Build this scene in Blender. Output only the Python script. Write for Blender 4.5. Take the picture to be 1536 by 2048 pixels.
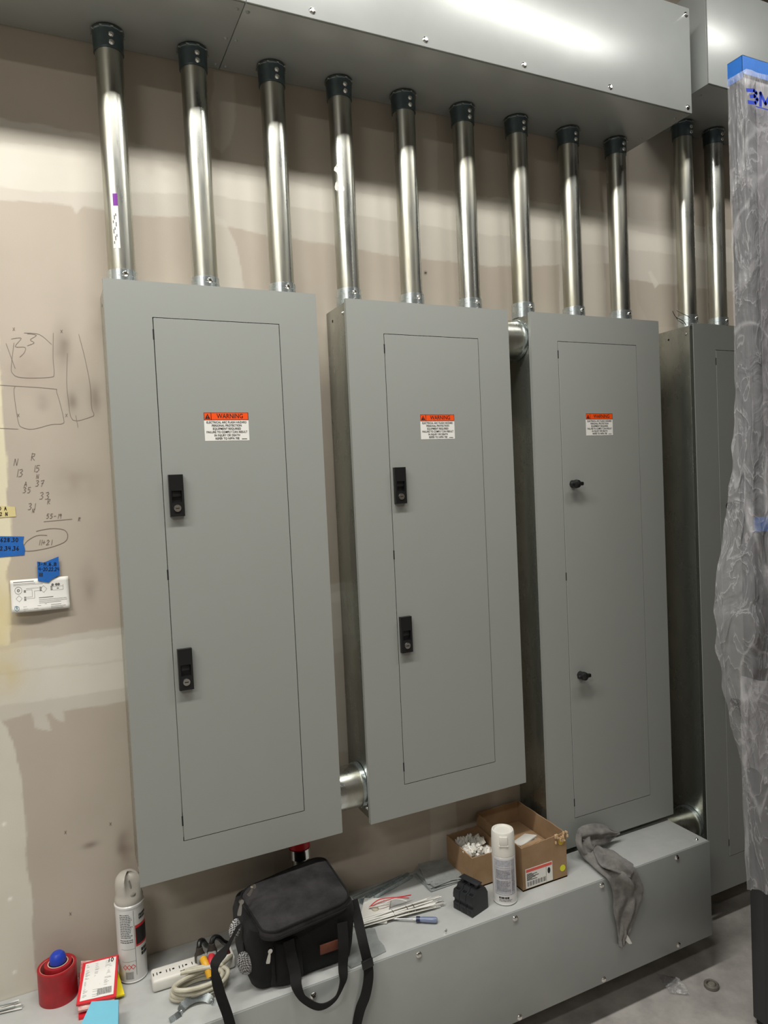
import bpy, bmesh, math, random
import numpy as np
from mathutils import Vector, Matrix, noise
random.seed(7)
for o in list(bpy.data.objects): bpy.data.objects.remove(o)
S = bpy.context.scene
COL = S.collection
PI = math.pi

# ------------------------------------------------------------------ camera
CP = Vector((-0.14191576966899355, -1.876231683612408, 1.6113603817799727))
YAW, PITCH, ROLL, FPX = 0.4417629932504463, -0.041411404087529476, -0.04673539789728176, 1419.8989780173868
cf = Vector((math.sin(YAW)*math.cos(PITCH), math.cos(YAW)*math.cos(PITCH), math.sin(PITCH)))
r0 = Vector((math.cos(YAW), -math.sin(YAW), 0)); u0 = r0.cross(cf)
cr = r0*math.cos(ROLL)+u0*math.sin(ROLL); cu = -r0*math.sin(ROLL)+u0*math.cos(ROLL)
cd = bpy.data.cameras.new('camera'); cam = bpy.data.objects.new('camera', cd); COL.objects.link(cam)
cam.matrix_world = Matrix(((cr.x, cu.x, -cf.x, CP.x), (cr.y, cu.y, -cf.y, CP.y), (cr.z, cu.z, -cf.z, CP.z), (0, 0, 0, 1)))
cd.sensor_fit = 'VERTICAL'; cd.sensor_height = 24; cd.lens = FPX/2048*24; cd.clip_start = 0.02
S.camera = cam

def at(px, py, ax, v):
    """a point of the photograph, taken onto the real plane x/y/z = v"""
    d = cf + cr*((px-768)/FPX) - cu*((py-1024)/FPX)
    i = 'xyz'.index(ax)
    return CP + d*((v-CP[i])/d[i])

# ------------------------------------------------------------------ light and exposure
S.view_settings.view_transform = 'Standard'; S.view_settings.look = 'None'
S.view_settings.gamma = 1; S.view_settings.use_curve_mapping = False
S.view_settings.exposure = 0.0
w = bpy.data.worlds.new('world'); S.world = w; w.use_nodes = True
w.node_tree.nodes['Background'].inputs[0].default_value = (0.9, 0.95, 1, 1)
w.node_tree.nodes['Background'].inputs[1].default_value = 0.02
LZ = 3.38          # height of the strip lights
LIGHTS = [(-1.30, -1.03, .92), (.22, -1.03, 1.0), (1.80, -1.03, .5), (-1.75, -2.7, 1.05), (2.9, -3.4, .15)]
LPOW = 40
LCOL = (1.0, 0.975, 0.92)

# ------------------------------------------------------------------ materials
MATS = {}
def nd(nt, t, **k):
    n = nt.nodes.new(t)
    for a, b in k.items():
        if a in n.inputs.keys() if isinstance(a, str) and not hasattr(n, a) else False: n.inputs[a].default_value = b
        else: setattr(n, a, b)
    return n
def srgb(h):
    if isinstance(h, str): h = tuple(int(h[i:i+2], 16) for i in (0, 2, 4))
    return tuple(((c/255)/12.92 if c <= 10 else (((c/255)+.055)/1.055)**2.4) for c in h)
def mat(name, col, rough=.5, metal=0, var=0, vscale=8, vcol=None, stretch=(1, 1, 1), bump=0, bscale=60, rvar=0, spec=.5, coat=0, trans=0, alpha=1, sheen=0):
    if name in MATS: return MATS[name]
    m = bpy.data.materials.new(name); m.use_nodes = True; nt = m.node_tree; L = nt.links
    b = nt.nodes['Principled BSDF']; c = srgb(col)
    b.inputs['Base Color'].default_value = (*c, 1); b.inputs['Roughness'].default_value = rough; b.inputs['Metallic'].default_value = metal
    b.inputs['Specular IOR Level'].default_value = spec
    if coat: b.inputs['Coat Weight'].default_value = coat; b.inputs['Coat Roughness'].default_value = .15
    if trans: b.inputs['Transmission Weight'].default_value = trans
    if alpha < 1: b.inputs['Alpha'].default_value = alpha
    if sheen: b.inputs['Sheen Weight'].default_value = sheen
    tc = nt.nodes.new('ShaderNodeTexCoord'); mp = nt.nodes.new('ShaderNodeMapping'); mp.inputs['Scale'].default_value = stretch
    geo = nt.nodes.new('ShaderNodeNewGeometry')
    L.new(geo.outputs['Position'], mp.inputs['Vector'])
    if var or rvar:
        n = nt.nodes.new('ShaderNodeTexNoise'); n.inputs['Scale'].default_value = vscale; n.inputs['Detail'].default_value = 6; n.inputs['Roughness'].default_value = .62
        L.new(mp.outputs[0], n.inputs['Vector'])
        rp = nt.nodes.new('ShaderNodeValToRGB'); rp.color_ramp.elements[0].position = .35; rp.color_ramp.elements[1].position = .68
        L.new(n.outputs['Fac'], rp.inputs[0])
        if var:
            mx = nt.nodes.new('ShaderNodeMix'); mx.data_type = 'RGBA'
            v2 = srgb(vcol) if vcol else tuple(x*(1-var) for x in c)
            mx.inputs[6].default_value = (*c, 1); mx.inputs[7].default_value = (*v2, 1)
            L.new(rp.outputs[0], mx.inputs[0]); L.new(mx.outputs[2], b.inputs['Base Color'])
        if rvar:
            mr = nt.nodes.new('ShaderNodeMapRange'); mr.inputs['To Min'].default_value = max(.03, rough-rvar); mr.inputs['To Max'].default_value = rough+rvar
            L.new(rp.outputs[0], mr.inputs['Value']); L.new(mr.outputs[0], b.inputs['Roughness'])
    if bump:
        n2 = nt.nodes.new('ShaderNodeTexNoise'); n2.inputs['Scale'].default_value = bscale; n2.inputs['Detail'].default_value = 4
        L.new(mp.outputs[0], n2.inputs['Vector'])
        bp = nt.nodes.new('ShaderNodeBump'); bp.inputs['Strength'].default_value = bump; bp.inputs['Distance'].default_value = .002
        L.new(n2.outputs['Fac'], bp.inputs['Height']); L.new(bp.outputs[0], b.inputs['Normal'])
    MATS[name] = m
    return m

PAINT = mat('grey panel paint', (152, 155, 151), .42, 0, .04, 3, bump=.04, bscale=700, rvar=.03)
DOORP = mat('grey door paint', (152, 155, 151), .42, 0, .04, 2.4, bump=.04, bscale=700, rvar=.03)
WPAINT = mat('grey wireway paint', (168, 172, 170), .31, .2, .07, 7, bump=.03, bscale=500)
WTOP = mat('grey wireway paint scuffed', (188, 190, 188), .45, .05, .13, 11, bump=.06, bscale=300, rvar=.08)
GALV = mat('galvanised sheet', (186, 190, 182), .26, .9, .22, 14, stretch=(1, 1, .35), bump=.05, bscale=90, rvar=.08)
PIPE = mat('galvanised pipe', (204, 207, 203), .33, 1, .35, 9, vcol=(168, 165, 148), stretch=(2.2, 2.2, .35), bump=.08, bscale=60, rvar=.1)
ZINC = mat('zinc plated steel', (214, 224, 226), .28, .9, .3, 40, rvar=.08)
ZINCD = mat('zinc with painted shade', (112, 128, 134), .34, .9, .2, 40, rvar=.06)  # top connectors' zinc, darker and bluer: the trough's shade put into the colour
CHROME = mat('bright screw steel', (225, 225, 222), .18, 1)
DARK = mat('dark recess', (18, 18, 18), .7)
BLKP = mat('black plastic', (22, 23, 24), .38, 0, bump=.05, bscale=400)
BLKM = mat('black moulded breaker plastic', (40, 42, 45), .48, 0, .2, 30, bump=.1, bscale=300)
FAB = mat('black bag fabric', (30, 30, 32), .85, 0, .35, 14, vcol=(17, 17, 18), bump=.5, bscale=900, sheen=.05, spec=.25)
LIDF = mat('worn black lid fabric', (58, 56, 57), .82, 0, .4, 13, vcol=(30, 30, 31), bump=.4, bscale=700, spec=.25)
WEB = mat('black webbing', (24, 24, 25), .7, 0, .3, 60, bump=.5, bscale=1400, spec=.3)
LEATH = mat('brown leather patch', (112, 62, 45), .6, 0, .3, 60, bump=.2)
TOWEL = mat('grey terry cloth', (134, 131, 128), .95, 0, .3, 30, vcol=(104, 101, 98), bump=.9, bscale=650, sheen=.2, spec=.1)
CARD = mat('corrugated cardboard', (164, 136, 106), .8, 0, .16, 10, vcol=(146, 118, 88), bump=.12, bscale=200, spec=.2)
WHITEP = mat('white plastic', (226, 224, 216), .4, 0, .06, 20)
CREAM = mat('cream cord rubber', (206, 202, 184), .5, 0, .2, 30, vcol=(176, 170, 150))
PAPER = mat('white paper', (232, 231, 226), .7)
INK = mat('black ink', (24, 23, 24), .6)
GINK = mat('grey print', (105, 103, 104), .6)
PENCIL = mat('pencil', (132, 121, 113), .8)
BLUET = mat('blue masking tape', (28, 104, 190), .6, 0, .12, 30, bump=.2, bscale=200)
YELT = mat('aged paper label', (222, 208, 150), .6, 0, .1, 30)
ORANGE = mat('safety orange', (246, 84, 22), .45)
REDT = mat('red tape', (172, 32, 40), .42, 0, .25, 25, vcol=(140, 24, 32), bump=.1)
REDE = mat('pale red tape edge', (196, 110, 104), .6)
REDC = mat('red card', (214, 34, 48), .4)
YELC = mat('yellow card', (246, 226, 40), .45)
CYAN = mat('light blue foam', (122, 198, 224), .7, 0, .05, 20, bump=.1)
BLUEP = mat('blue plastic', (32, 62, 176), .4)
STEELP = mat('bare steel plate', (168, 173, 172), .4, .25, .3, 22, rvar=.1)
CANW = mat('white can paint', (222, 222, 220), .3, 0, .05, 20, coat=.2)
CAPG = mat('grey beige cap plastic', (188, 183, 174), .35, 0, .06, 20)
LILAC = mat('pale grey label print', (186, 186, 194), .45, 0, .25, 160, vcol=(160, 160, 170))
YELS = mat('yellow round sticker', (226, 226, 50), .5)
PURP = mat('purple label band', (118, 24, 150), .45)
DRVB = mat('blue driver grip plastic', (124, 136, 166), .2, 0, .1, 30, spec=.6)
MESHF = mat('mesh pocket fabric', (140, 140, 140), .7)
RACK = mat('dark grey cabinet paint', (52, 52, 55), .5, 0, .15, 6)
SHAFT = mat('steel shaft', (190, 190, 190), .25, 1)
def mesh_fabric():
    nt = MESHF.node_tree; b = nt.nodes['Principled BSDF']; g = nt.nodes.new('ShaderNodeNewGeometry')
    mp = nt.nodes.new('ShaderNodeMapping'); mp.inputs['Rotation'].default_value = (.6, .75, .3)
    ck = nt.nodes.new('ShaderNodeTexChecker'); ck.inputs['Scale'].default_value = 330
    ck.inputs[1].default_value = (.55, .55, .55, 1); ck.inputs[2].default_value = (.015, .015, .015, 1)
    nt.links.new(g.outputs['Position'], mp.inputs[0]); nt.links.new(mp.outputs[0], ck.inputs[0]); nt.links.new(ck.outputs[0], b.inputs['Base Color'])
mesh_fabric()
def film_mat(name, opac, tint, bump=1.0):
    m = bpy.data.materials.new(name); m.use_nodes = True; nt = m.node_tree; L = nt.links
    for n in list(nt.nodes):
        if n.type != 'OUTPUT_MATERIAL': nt.nodes.remove(n)
    out = [n for n in nt.nodes if n.type == 'OUTPUT_MATERIAL'][0]
    tr = nt.nodes.new('ShaderNodeBsdfTransparent'); tr.inputs[0].default_value = (.93, .93, .94, 1)
    pb = nt.nodes.new('ShaderNodeBsdfPrincipled'); pb.inputs['Base Color'].default_value = (*srgb(tint), 1); pb.inputs['Roughness'].default_value = .28
    pb.inputs['Specular IOR Level'].default_value = .9
    g = nt.nodes.new('ShaderNodeNewGeometry')
    mp = nt.nodes.new('ShaderNodeMapping'); mp.inputs['Scale'].default_value = (1, 1, .4)
    L.new(g.outputs['Position'], mp.inputs[0])
    def ridge(sc, dist, det):
        n = nt.nodes.new('ShaderNodeTexNoise'); n.inputs['Scale'].default_value = sc; n.inputs['Detail'].default_value = det; n.inputs['Distortion'].default_value = dist
        L.new(mp.outputs[0], n.inputs['Vector'])
        a = nt.nodes.new('ShaderNodeMath'); a.operation = 'SUBTRACT'; a.inputs[1].default_value = .5; L.new(n.outputs['Fac'], a.inputs[0])
        b = nt.nodes.new('ShaderNodeMath'); b.operation = 'ABSOLUTE'; L.new(a.outputs[0], b.inputs[0]); return n, b
    n, r1 = ridge(5, .8, 2.5); n2, r2 = ridge(19, 1.2, 4)
    ad = nt.nodes.new('ShaderNodeMath'); ad.operation = 'ADD'; L.new(r1.outputs[0], ad.inputs[0]); L.new(r2.outputs[0], ad.inputs[1])
    bp = nt.nodes.new('ShaderNodeBump'); bp.inputs['Strength'].default_value = bump; bp.inputs['Distance'].default_value = .02; bp.invert = True
    L.new(ad.outputs[0], bp.inputs['Height']); L.new(bp.outputs[0], pb.inputs['Normal'])
    mn = nt.nodes.new('ShaderNodeMath'); mn.operation = 'MINIMUM'; L.new(r1.outputs[0], mn.inputs[0]); L.new(r2.outputs[0], mn.inputs[1])
    mr = nt.nodes.new('ShaderNodeMapRange'); mr.inputs['From Min'].default_value = 0; mr.inputs['From Max'].default_value = .022
    mr.inputs['To Min'].default_value = min(1, opac*1.9); mr.inputs['To Max'].default_value = opac
    L.new(mn.outputs[0], mr.inputs['Value'])
    mx = nt.nodes.new('ShaderNodeMixShader'); L.new(mr.outputs[0], mx.inputs[0]); L.new(tr.outputs[0], mx.inputs[1]); L.new(pb.outputs[0], mx.inputs[2])
    L.new(mx.outputs[0], out.inputs['Surface']); MATS[name] = m
    return m
FILM = film_mat('clear masking film', .19, (236, 236, 240), .7)
FILM2 = film_mat('clear film scrap', .3, (190, 190, 190))
FILMB = mat('blue print on film', (52, 74, 190), .4)

# ------------------------------------------------------------------ mesh helpers
def tag(o, label=None, cat=None, group=None, kind=None):
    if label: o['label'] = label
    if cat: o['category'] = cat
    if group: o['group'] = group
    if kind: o['kind'] = kind
    return o
def thing(name, label, cat, loc=(0, 0, 0), group=None, rz=0):
    o = bpy.data.objects.new(name, None); COL.objects.link(o); o.location = loc; o.rotation_euler = (0, 0, rz)
    o.empty_display_size = .05
    return tag(o, label, cat, group)
def wpos(o):
    v = Vector((0, 0, 0))
    while o: v = v+o.location; o = o.parent
    return v
class MB:
    def __init__(s, T=None): s.v = []; s.f = []; s.T = T or Matrix.Identity(4)
    def add(s, vs, fs):
        k = len(s.v); s.v += [s.T @ Vector(p) for p in vs]; s.f += [[i+k for i in f] for f in fs]; return s
    def bm(s, b):
        b.verts.ensure_lookup_table(); b.verts.index_update()
        s.add([v.co.copy() for v in b.verts], [[v.index for v in f.verts] for f in b.faces]); b.free(); return s
    def box(s, x0, x1, y0, y1, z0, z1, bev=0, seg=2):
        b = bmesh.new(); bmesh.ops.create_cube(b, size=1)
        for v in b.verts: v.co = Vector(((x0+x1)/2+v.co.x*(x1-x0), (y0+y1)/2+v.co.y*(y1-y0), (z0+z1)/2+v.co.z*(z1-z0)))
        if bev: bmesh.ops.bevel(b, geom=list(b.edges), offset=bev, segments=seg, affect='EDGES', profile=.5)
        return s.bm(b)
    def cyl(s, p0, p1, r, r1=None, seg=24, cap=True):
        p0 = Vector(p0); p1 = Vector(p1); d = (p1-p0).normalized(); a = d.orthogonal().normalized(); c = d.cross(a)
        r1 = r if r1 is None else r1; vs = []; n = seg
        for p, q in ((p0, r), (p1, r1)):
            for i in range(n): t = 2*PI*i/n; vs.append(p+(a*math.cos(t)+c*math.sin(t))*q)
        fs = [[i, (i+1) % n, n+(i+1) % n, n+i] for i in range(n)]
        if cap: fs += [list(range(n))[::-1], list(range(n, 2*n))]
        return s.add(vs, fs)
    def lathe(s, prof, c=(0, 0, 0), seg=40, ax='z', sx=1, sy=1):
        vs = []; fs = []; n = seg
        for r, z in prof:
            for i in range(n):
                t = 2*PI*i/n; x, y = r*math.cos(t)*sx, r*math.sin(t)*sy
                p = (x, y, z) if ax == 'z' else ((z, x, y) if ax == 'x' else (x, -z, y))
                vs.append((p[0]+c[0], p[1]+c[1], p[2]+c[2]))
        for j in range(len(prof)-1):
            for i in range(n): fs.append([j*n+i, j*n+(i+1) % n, (j+1)*n+(i+1) % n, (j+1)*n+i])
        if prof[0][0] > 1e-6: fs.append(list(range(n))[::-1])
        if prof[-1][0] > 1e-6: fs.append([(len(prof)-1)*n+i for i in range(n)])
        return s.add(vs, fs)
    def ring(s, r0, r1, z0, z1, c=(0, 0, 0), seg=40, sx=1, sy=1):   # hollow tube section
        n = seg; vs = []; fs = []
        for r, z in ((r1, z0), (r1, z1), (r0, z1), (r0, z0)):
            for i in range(n): t = 2*PI*i/n; vs.append((c[0]+r*math.cos(t)*sx, c[1]+r*math.sin(t)*sy, c[2]+z))
        for j in range(4):
            for i in range(n): k = (j+1) % 4; fs.append([j*n+i, j*n+(i+1) % n, k*n+(i+1) % n, k*n+i])
        return s.add(vs, fs)
    def tube(s, pts, r, seg=8, closed=False, taper=None):
        P = [Vector(p) for p in pts]; n = len(P); vs = []; fs = []; a = None
        for i, p in enumerate(P):
            d = (P[min(i+1, n-1)]-P[max(i-1, 0)])
            d = d.normalized() if d.length > 1e-9 else Vector((0, 0, 1))
            a = d.orthogonal().normalized() if a is None else (a-d*a.dot(d)).normalized()
            c = d.cross(a); q = r*(taper(i/(n-1)) if taper else 1)
            for k in range(seg): t = 2*PI*k/seg; vs.append(p+(a*math.cos(t)+c*math.sin(t))*q)
        for i in range(n-1):
            for k in range(seg): fs.append([i*seg+k, i*seg+(k+1) % seg, (i+1)*seg+(k+1) % seg, (i+1)*seg+k])
        fs += [list(range(seg))[::-1], [(n-1)*seg+k for k in range(seg)]]
        return s.add(vs, fs)
    def loft(s, rows, closed=False, cap=False):
        n = len(rows[0]); vs = [p for r in rows for p in r]; fs = []
        for j in range(len(rows)-1):
            for i in range(n if closed else n-1):
                k = (i+1) % n; fs.append([j*n+i, j*n+k, (j+1)*n+k, (j+1)*n+i])
        if cap: fs += [list(range(n))[::-1], [(len(rows)-1)*n+i for i in range(n)]]
        return s.add(vs, fs)
    def prism(s, poly, y0, y1):          # polygon in (x,z), extruded along y
        n = len(poly); vs = [(x, y0, z) for x, z in poly]+[(x, y1, z) for x, z in poly]
        fs = [[i, (i+1) % n, n+(i+1) % n, n+i] for i in range(n)]+[list(range(n))[::-1], list(range(n, 2*n))]
        return s.add(vs, fs)
    def slab(s, pts, t, nrm=None):       # polygon of 3-D points given a thickness
        P = [Vector(p) for p in pts]; nr = Vector(nrm) if nrm else (P[1]-P[0]).cross(P[2]-P[0]).normalized(); n = len(P)
        return s.add(P+[p+nr*t for p in P], [[i, (i+1) % n, n+(i+1) % n, n+i] for i in range(n)]+[list(range(n))[::-1], list(range(n, 2*n))])
    def ribbon(s, pts, wdir, width, th=.0016, sub=6):
        P = spline(pts, sub); n = len(P); W = [Vector(x) for x in wdir] if isinstance(wdir[0], (tuple, list, Vector)) else None
        rows = []
        for i, p in enumerate(P):
            d = (P[min(i+1, n-1)]-P[max(i-1, 0)]).normalized()
            if W: q = i/(n-1)*(len(W)-1); k = min(int(q), len(W)-2); wv = W[k].lerp(W[k+1], q-k)
            else: wv = Vector(wdir)
            wv = (wv-d*wv.dot(d)).normalized(); nn = d.cross(wv).normalized()
            rows.append([p-wv*width/2-nn*th/2, p+wv*width/2-nn*th/2, p+wv*width/2+nn*th/2, p-wv*width/2+nn*th/2])
        return s.loft(rows, closed=True, cap=True)
    def frame(s, x0, x1, z0, z1, a0, a1, c0, c1, y0, y1):
        for b in ((x0, a0, z0, z1), (a1, x1, z0, z1), (a0, a1, z0, c0), (a0, a1, c1, z1)): s.box(b[0], b[1], y0, y1, b[2], b[3])
        return s
    def build(s, name, m, parent=None, angle=35, solid=0):
        me = bpy.data.meshes.new(name)
        V = s.v
        if parent is not None: off = wpos(parent)
        else:
            xs = [p.x for p in V]; ys = [p.y for p in V]; off = Vector(((min(xs)+max(xs))/2, (min(ys)+max(ys))/2, min(p.z for p in V)))
        me.from_pydata([p-off for p in V], [], s.f); me.validate()
        b = bmesh.new(); b.from_mesh(me); bmesh.ops.recalc_face_normals(b, faces=b.faces); b.to_mesh(me); b.free()
        for p in me.polygons: p.use_smooth = True
        me.set_sharp_from_angle(angle=math.radians(angle))
        for x in (m if isinstance(m, (list, tuple)) else [m]): me.materials.append(x)
        o = bpy.data.objects.new(name, me); COL.objects.link(o)
        if parent is not None: o.parent = parent
        else: o.location = off
        if solid:
            md = o.modifiers.new('thickness', 'SOLIDIFY'); md.thickness = solid; md.offset = 0
        return o
def spline(pts, sub=6):
    P = [Vector(p) for p in pts]
    if len(P) < 3 or sub <= 1: return P
    out = []
    for i in range(len(P)-1):
        a, b, c, d = P[max(i-1, 0)], P[i], P[i+1], P[min(i+2, len(P)-1)]
        for k in range(sub):
            t = k/sub
            out.append(.5*((2*b)+(c-a)*t+(2*a-5*b+4*c-d)*t*t+(-a+3*b-3*c+d)*t*t*t))
    return out+[P[-1]]
def kids(o): return [c for c in bpy.data.objects if c.parent == o]
def copy_tree(o, parent=None):
    c = o.copy(); COL.objects.link(c)
    if parent: c.parent = parent
    for ch in kids(o): copy_tree(ch, c)
    return c
def rrect(cx, cy, w, d, r, n=6):
    out = []
    for qx, qy, a0 in ((1, 1, 0), (-1, 1, 90), (-1, -1, 180), (1, -1, 270)):
        for i in range(n+1):
            a = math.radians(a0+90*i/n); out.append((cx+qx*(w/2-r)+r*math.cos(a), cy+qy*(d/2-r)+r*math.sin(a)))
    return out
_tc = {}
def text_geo(s):
    if s in _tc: return _tc[s]
    cu_ = bpy.data.curves.new('t', 'FONT'); cu_.body = s; cu_.size = 1; cu_.align_x = 'CENTER'; cu_.align_y = 'CENTER'; cu_.resolution_u = 3; cu_.offset = .012
    o = bpy.data.objects.new('t', cu_); COL.objects.link(o)
    dg = bpy.context.evaluated_depsgraph_get(); me = bpy.data.meshes.new_from_object(o.evaluated_get(dg))
    g = ([v.co.copy() for v in me.vertices], [list(p.vertices) for p in me.polygons])
    bpy.data.objects.remove(o); bpy.data.meshes.remove(me); bpy.data.curves.remove(cu_); _tc[s] = g
    return g
def text(mb, s, o, ux, uz, size, maxw=None):
    """lettering centred on o, running along ux, upright along uz"""
    vs, fs = text_geo(s); o = Vector(o); ux = Vector(ux).normalized(); uz = Vector(uz).normalized()
    wd = (max(v.x for v in vs)-min(v.x for v in vs))*size
    sx = size*(maxw/wd if maxw else 1)
    mb.add([o+ux*(v.x*sx)+uz*(v.y*size) for v in vs], fs)
STROKE = {'0': [[(.5, 1), (.1, .7), (.1, .3), (.5, 0), (.9, .3), (.9, .7), (.5, 1)]], '1': [[(.5, 1), (.45, 0)]], '2': [[(.1, .8), (.5, 1), (.85, .75), (.5, .35), (.1, 0), (.95, .05)]],
 '3': [[(.1, .95), (.6, 1), (.8, .8), (.4, .55), (.85, .35), (.6, .05), (.1, .05)]], '4': [[(.2, 1), (.1, .5), (.9, .5)], [(.75, 1), (.7, 0)]],
 '5': [[(.9, 1), (.25, 1), (.2, .6), (.7, .6), (.85, .3), (.5, 0), (.1, .05)]], '6': [[(.7, 1), (.25, .6), (.1, .25), (.5, 0), (.85, .25), (.5, .5), (.15, .35)]],
 '7': [[(.1, .95), (.9, 1), (.4, 0)], [(.3, .5), (.8, .55)]], '8': [[(.5, .5), (.15, .75), (.5, 1), (.85, .75), (.5, .5), (.1, .25), (.5, 0), (.9, .25), (.5, .5)]],
 '9': [[(.8, .7), (.4, .55), (.2, .8), (.5, 1), (.8, .8), (.7, 0)]], 'A': [[(0, 0), (.45, 1), (.9, 0)], [(.2, .4), (.75, .4)]], 'N': [[(.05, 0), (.15, 1), (.8, 0), (.9, 1)]],
 'R': [[(.15, 0), (.15, 1), (.8, .9), (.7, .6), (.15, .5), (.9, 0)]], '-': [[(.15, .5), (.85, .5)]], '+': [[(.1, .5), (.9, .5)], [(.5, .85), (.5, .15)]], '.': [[(.4, .1), (.5, 0)]], ',': [[(.5, .15), (.4, -.1)]], 'x': [[(0, 0), (1, 1)], [(0, 1), (1, 0)]], ' ': []}
def stroke(mb, pts, wd, nrm=(0, -1, 0)):
    n = Vector(nrm)
    for i in range(len(pts)-1):
        a, b = Vector(pts[i]), Vector(pts[i+1]); d = b-a
        if d.length < 1e-6: continue
        d.normalize(); q = d.cross(n)*wd/2; a = a-d*wd*.3; b = b+d*wd*.3
        mb.add([a-q, b-q, b+q, a+q], [[0, 1, 2, 3]])
def hand(mb, s, px, py, h, wd, y=-.0006, slant=0, sp=.8):
    """hand lettering, lower-left corner at photo point px,py on the wall plane y, h pixels high"""
    x = px
    for ch in s:
        for st in STROKE[ch]:
            stroke(mb, [at(x+(a*.62+slant*b)*h, py-b*h-(a*.06*h), 'y', y) for a, b in st], wd)
        x += h*sp*(.5 if ch in '1.,' else 1)

# ------------------------------------------------------------------ the room
XL, XR, YF, ZC = -2.6, 4.6, -5.2, 4.6
def wall_material():
    m = bpy.data.materials.new('gypsum board with joint compound'); m.use_nodes = True; nt = m.node_tree; L = nt.links
    b = nt.nodes['Principled BSDF']; b.inputs['Roughness'].default_value = .85; b.inputs['Specular IOR Level'].default_value = .25
    vc = nt.nodes.new('ShaderNodeVertexColor'); vc.layer_name = 'compound'
    g = nt.nodes.new('ShaderNodeNewGeometry')
    n = nt.nodes.new('ShaderNodeTexNoise'); n.inputs['Scale'].default_value = 5; n.inputs['Detail'].default_value = 8; L.new(g.outputs['Position'], n.inputs['Vector'])
    mr = nt.nodes.new('ShaderNodeMapRange'); mr.inputs['From Min'].default_value = .25; mr.inputs['From Max'].default_value = .75; mr.inputs['To Min'].default_value = .94; mr.inputs['To Max'].default_value = 1.05
    L.new(n.outputs['Fac'], mr.inputs['Value'])
    n2 = nt.nodes.new('ShaderNodeTexNoise'); n2.inputs['Scale'].default_value = 260; n2.inputs['Detail'].default_value = 2; L.new(g.outputs['Position'], n2.inputs['Vector'])
    vm = nt.nodes.new('ShaderNodeVectorMath'); vm.operation = 'SCALE'; L.new(vc.outputs['Color'], vm.inputs[0]); L.new(mr.outputs[0], vm.inputs['Scale'])
    L.new(vm.outputs[0], b.inputs['Base Color'])
    bp = nt.nodes.new('ShaderNodeBump'); bp.inputs['Strength'].default_value = .12; bp.inputs['Distance'].default_value = .001; L.new(n2.outputs['Fac'], bp.inputs['Height']); L.new(bp.outputs[0], b.inputs['Normal'])
    return m
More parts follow.
